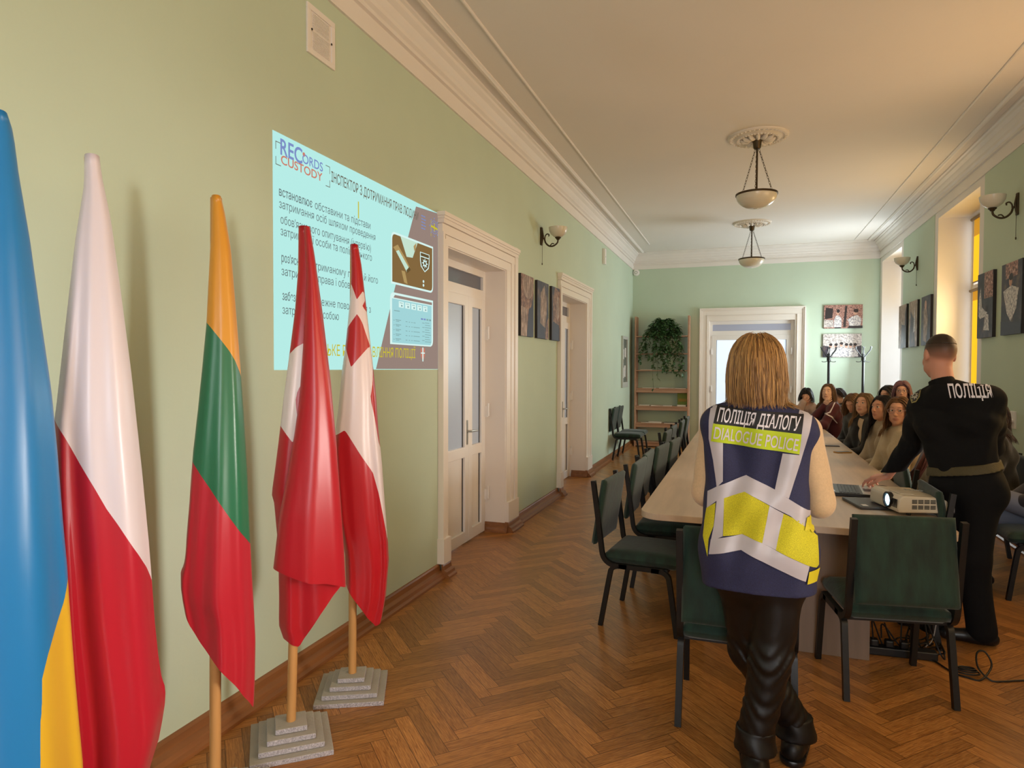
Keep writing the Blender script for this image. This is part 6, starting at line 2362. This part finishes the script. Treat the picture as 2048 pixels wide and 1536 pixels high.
for (pl, m_, of) in ((sh_, m_pt, .004), (inn, m_pk, .0048), (star, m_ps, .0056)):
    drape([(pl, [tuple(range(len(pl)))])], jb, 4.45, of, .02, m_, 'sleeve_badge', jk, (.27, .96, 0))


# ---------------------------------------------------------------- seated listeners
def seated(label, Hc, look, face, lean=(0, 0), top='#222226', skin=SKIN, hr=None, mode='lap', sc=.97, roll=0.0, gaze=None, brow='#4a3326', trousers='#23242b', hood=True, specs=None, h=.0055, group=None, hdrop=0.0, cross=0.0, seat=None):
    H = A(*Hc)
    f = _norm([face[0], face[1], 0])
    r = A(f[1], -f[0], 0)
    neck = H - UP * .165 * sc - _norm([look[0], look[1], 0]) * .035
    pe = A(neck[0] + lean[0], neck[1] + lean[1], .555) if seat is None else A(*seat)
    t = thing('person', (pe[0], pe[1], 0), label, 'person', group)
    J = {'neck': neck, 'sh': [neck - r * .165 - UP * .055, neck + r * .165 - UP * .055], 'hip': [pe - r * .085, pe + r * .085]}
    J['kn'] = [pe - r * .10 + f * .40 - UP * .04, pe + r * .10 + f * .40 - UP * .04]
    J['an'] = [A(k[0], k[1], .09) + f * .03 for k in J['kn']]
    if cross:
        J['kn'][0] = J['kn'][0] + UP * cross + r * .10
        J['an'][0] = J['kn'][0] + f * .16 - UP * .36
    el, wr, hp = [], [], []
    for s, sg in ((0, -1), (1, 1)):
        e = J['sh'][s] + r * sg * .055 + f * .07 - UP * .26
        w = J['sh'][s] * 0 + pe + f * .27 + r * sg * .05 + UP * .09
        hd, hn, ht = f * .9 - r * sg * .5 - UP * .15, UP + f * .1, -r * sg
        if mode == 'face' and s == (1 if f[0] * look[0] < 2 else 0) or mode == 'chin' and s == 1:
            e = H + f * .17 + r * sg * .06 - UP * .40
            w = H + _norm(look) * (.085 if mode == 'chin' else .115) - UP * (.205 if mode == 'chin' else .04) + r * sg * (.05 if mode == 'chin' else .03)
            if mode == 'face':
                e = H + f * .17 + r * sg * .08 - UP * .33
            hd, hn, ht = (UP * (.5 if mode == 'chin' else .8) - r * sg * .6), _norm(look), -r * sg
        elif mode in ('chin', 'table', 'face'):
            e = J['sh'][s] + f * .17 + r * sg * .07 - UP * .26
            w = e + f * .17 - r * sg * .16 + UP * .0
            e[2] = max(e[2], .80)
            w[2] = max(w[2], .80)
            hd = f * .5 - r * sg * .8
        el.append(e)
        wr.append(w)
        hp.append(hand_prims(w, A(*hd), A(*hn), A(*ht), (.5, .7, .5), .93))
    J['el'], J['wr'] = el, wr
    R = frame(look, roll)
    body(t, J, H, R, sc, skin, hp, h=h, brow=brow, shut=gaze is False)
    if gaze is not False:
        eyes(t, H, R, sc, look if gaze is None else gaze)
    m_t = mat('cloth_' + top[1:], top, .85, noise=(60, .06), sheen=.2, bump=(120, .12))
    P = torso_prims(J, .016)
    for s in (0, 1):
        P += arm_prims(J, s, .016)
    if hood:
        P += [cone(neck - f * .03 - r * .05, neck - f * .03 + r * .05, .065, .065, .04)]
    jk, jb, _v = cloth(t, 'top', P, m_t, .0095, folds(.007, 24, int(H[1] * 100) % 97, .6))
    P = [cone(J['hip'][0], J['hip'][1], .105, .105, .05)]
    for s in (0, 1):
        P += leg_prims(J, s, .012)
    cloth(t, 'trousers', P, mat('cloth_' + trousers[1:], trousers, .85), .013)
    for s in (0, 1):
        shoe(t, J['an'][s], f, m_black, .24)
    if specs:
        glasses(t, H, R, sc, specs)
    J['H'], J['R'], J['f'], J['r'] = H, R, f, r
    return t, J, jk, jb


def shoulders(J):
    return [(J['neck'] - UP * .055, np.stack([J['r'], J['f'], UP], 1), A(.225, .125, .085)), (J['neck'] - UP * .20, np.stack([J['r'], J['f'], UP], 1), A(.19, .150, .21))]


LK = lambda Hc, to=(-2.18, 3.6, 2.05): _norm(A(*to) - A(*Hc))
m_h_dk = hair_mat('dark_brown_hair', '#1d1312', '#3f2a22')
m_h_bl = hair_mat('blond_brown_hair', '#6a4a2e', '#b08a58')
m_h_br = hair_mat('light_brown_hair', '#5a3d28', '#96704a')
m_h_bk = hair_mat('black_brown_hair', '#120d0d', '#2e2220')
m_h_rd = hair_mat('auburn_hair', '#4a1f16', '#8a4a34')
m_h_pk = hair_mat('pink_tinted_hair', '#4a2a2c', '#b08084')

# front row, nearest first
Hc = (1.231,6.28,1.245)
t, J, jk, jb = seated('girl with glasses and wavy light brown hair in a cream hoodie, beside the officer\'s sleeve', Hc, (-.42, -.88, -.04), (-1, -.15, 0), (.03, .06), '#bfae90', specs=mat('clear_pink_frame', '#a88f90', .25), gaze=(.1, -1, 0.05))
hair(t, J['H'], J['R'], .97, m_h_br, 420, 1.00, 1.10, 31, part=.02, width=.0085, coll=shoulders(J), wave=.10)
Hc = (1.226,6.95,1.232)
t, J, jk, jb = seated('girl with long dark brown hair in a beige hoodie looking at the slide', Hc, (-.80, -.58, .03), (-1, -.1, 0), (.04, .05), '#a3937c', gaze=(-.85, -.5, .05), skin='#c9957c', brow='#231714')
hair(t, J['H'], J['R'], .97, m_h_bk, 460, .88, 1.02, 32, part=-.02, width=.008, coll=shoulders(J))
Hc = (1.237,8,1.216)
t, J, jk, jb = seated('girl with long blond hair in a black jacket over a cream top', Hc, (-.60, -.79, .07), (-1, -.25, 0), (.05, .05), '#17161a', skin='#dcab92')
pl = [(-.035, .02), (.05, .03), (.075, -.05), (.06, -.16), (-.02, -.27), (-.05, -.22), (-.03, -.1)]
f_, r_, nk = J['f'], J['r'], J['neck']
fw = _norm(A(-.62, -.78, 0))
rr_ = np.cross(UP, -fw)
drape([([(a, b_) for a, b_ in pl], [tuple(range(7))])], jb, 0, .006, .02, mat('cream_ribbed_top', '#cdb59a', .85, bump=(140, .3)), 'cream_top', jk, tuple(-fw), lambda x, z: tuple(nk + fw * .4 + rr_ * (x - .03) + UP * (z - .03)))
hair(t, J['H'], J['R'], .97, m_h_bl, 460, .93, 1.05, 33, part=.0, width=.008, coll=shoulders(J))
Hc = (1.285,9.1,1.167)
t, J, jk, jb = seated('girl with light brown hair in a black padded jacket looking down', Hc, (-.55, -.62, -.55), (-1, -.1, 0), (.08, .02), '#191a1d', gaze=False, sc=.96)
hair(t, J['H'], J['R'], .96, m_h_br, 420, .98, 1.08, 34, part=.01, width=.0085, coll=shoulders(J), face=1.0)
Hc = (1.133,10.3,1.26)
t, J, jk, jb = seated('girl in a burgundy tracksuit top with white piping, eyes closed, hand at her chin', Hc, (-.38, -.90, .10), (-1, -.35, 0), (.08, .03), '#4d1420', mode='chin', gaze=False, sc=1.0, skin='#e0b49c')
hair(t, J['H'], J['R'], 1.0, m_h_br, 420, 1.00, 1.10, 35, part=.0, width=.0085, coll=shoulders(J))
cam_d = _norm(A(*Hc) - A(0, 0, 1.6))
for pl in ([(1.136,1.068),(1.16,1.129),(1.172,1.123),(1.113,0.986),(1.039,0.956),(1.045,0.97),(1.1,0.999)], [(1.045,0.984),(1.132,0.939),(1.206,0.846),(1.197,0.839),(1.123,0.925),(1.039,0.97)]):
    drape([(pl, [tuple(range(len(pl)))])], jb, 9.8, .005, .02, mat('white_piping', '#d9ccce', .6), 'piping', jk, tuple(cam_d))
Hc = (0.907,10.95,1.173)
t, J, jk, jb = seated('dark haired girl in pale pink hiding her face behind her hand, leftmost listener', Hc, (-.25, -.85, -.50), (-.55, -.85, 0), (.05, .12), '#b79d92', mode='face', gaze=False)
hair(t, J['H'], J['R'], .97, m_h_bk, 420, 1.06, 1.16, 36, part=.03, width=.0085, coll=shoulders(J))
# behind them
Hc = (1.373,11.2,1.171)
t, J, jk, jb = seated('listener with short dark hair mostly hidden behind the girl in burgundy', Hc, (-.8, -.5, -.25), (-1, -.1, 0), (.05, 0), '#2a2528', gaze=False, h=.007)
hair(t, J['H'], J['R'], .97, m_h_dk, 300, 1.14, 1.19, 37, width=.010, coll=shoulders(J), grav=.2)
Hc = (1.817,9.1,1.324)
t, J, jk, jb = seated('back row girl with glasses and pinkish brown bob above the front row heads', Hc, (-.25, -.95, -.02), (-1, -.1, 0), (.02, 0), '#2c2a2e', specs=m_glas, h=.006)
hair(t, J['H'], J['R'], .99, m_h_pk, 420, 1.12, 1.2, 38, part=.0, width=.009, coll=shoulders(J), fullness=1.06, face=1.0)
Hc = (1.778,9.7,1.258)
t, J, jk, jb = seated('back row listener with short black hair beside the pinkish bob', Hc, (-.8, -.55, -.2), (-1, -.1, 0), (.02, 0), '#26262a', gaze=False, h=.007)
hair(t, J['H'], J['R'], .97, m_h_bk, 300, 1.18, 1.25, 39, width=.010, coll=shoulders(J), grav=.2)
# beside the officer
Hc = A(1.36, 5.60, 1.12)
t, J, jk, jb = seated('girl bent forward with auburn ponytail and beige coat behind the officer\'s arm', Hc, (-.72, -.25, -.62), (-1, 0, 0), (.10, .03), '#8d7f68', gaze=False, h=.006, mode='lap')
hair(t, J['H'], J['R'], .97, m_h_rd, 380, 1.06, 1.14, 40, part=.0, width=.009, coll=shoulders(J))
S_ = MB()
rp_ = random.Random(5)
for k in range(46):
    a, b_ = rp_.uniform(-.028, .028), rp_.uniform(-.028, .028)
    S_.tube(smooth_path([(1.30 + a * .4, 5.48 + b_ * .4, 1.08), (1.24 + a * .7, 5.40 + b_, 1.00), (1.20 + a, 5.37 + b_, .90), (1.145 + a * 1.2, 5.36 + b_, .79 + rp_.uniform(-.02, .05))], 3), [.004, .0065, .0075, .008, .008, .0085, .008, .007, .005, .002][:10], 5)
S_.build('ponytail', m_h_rd, t, smooth=1)
Hc = (1.887,6.3,1.232)
t, J, jk, jb = seated('listener with long dark hair in black, by the right wall behind the officer\'s back', Hc, (-.75, .5, -.15), (-1, .1, 0), (.05, 0), '#0f0f12', gaze=False, h=.007)
hair(t, J['H'], J['R'], .97, m_h_dk, 400, 1.00, 1.10, 41, width=.009, coll=shoulders(J), wave=.12)
t, J, jk, jb = seated('person in blue jeans with one leg crossed, seated at the right picture edge', (2.14, 5.56, 1.25), (-.9, -.3, -.1), (-1, -.05, 0), (-.07, .06), '#2a2a30', trousers='#6a7080', h=.007, gaze=False, cross=.17)
hair(t, J['H'], J['R'], .97, m_h_dk, 300, 1.12, 1.2, 42, width=.01, coll=shoulders(J))
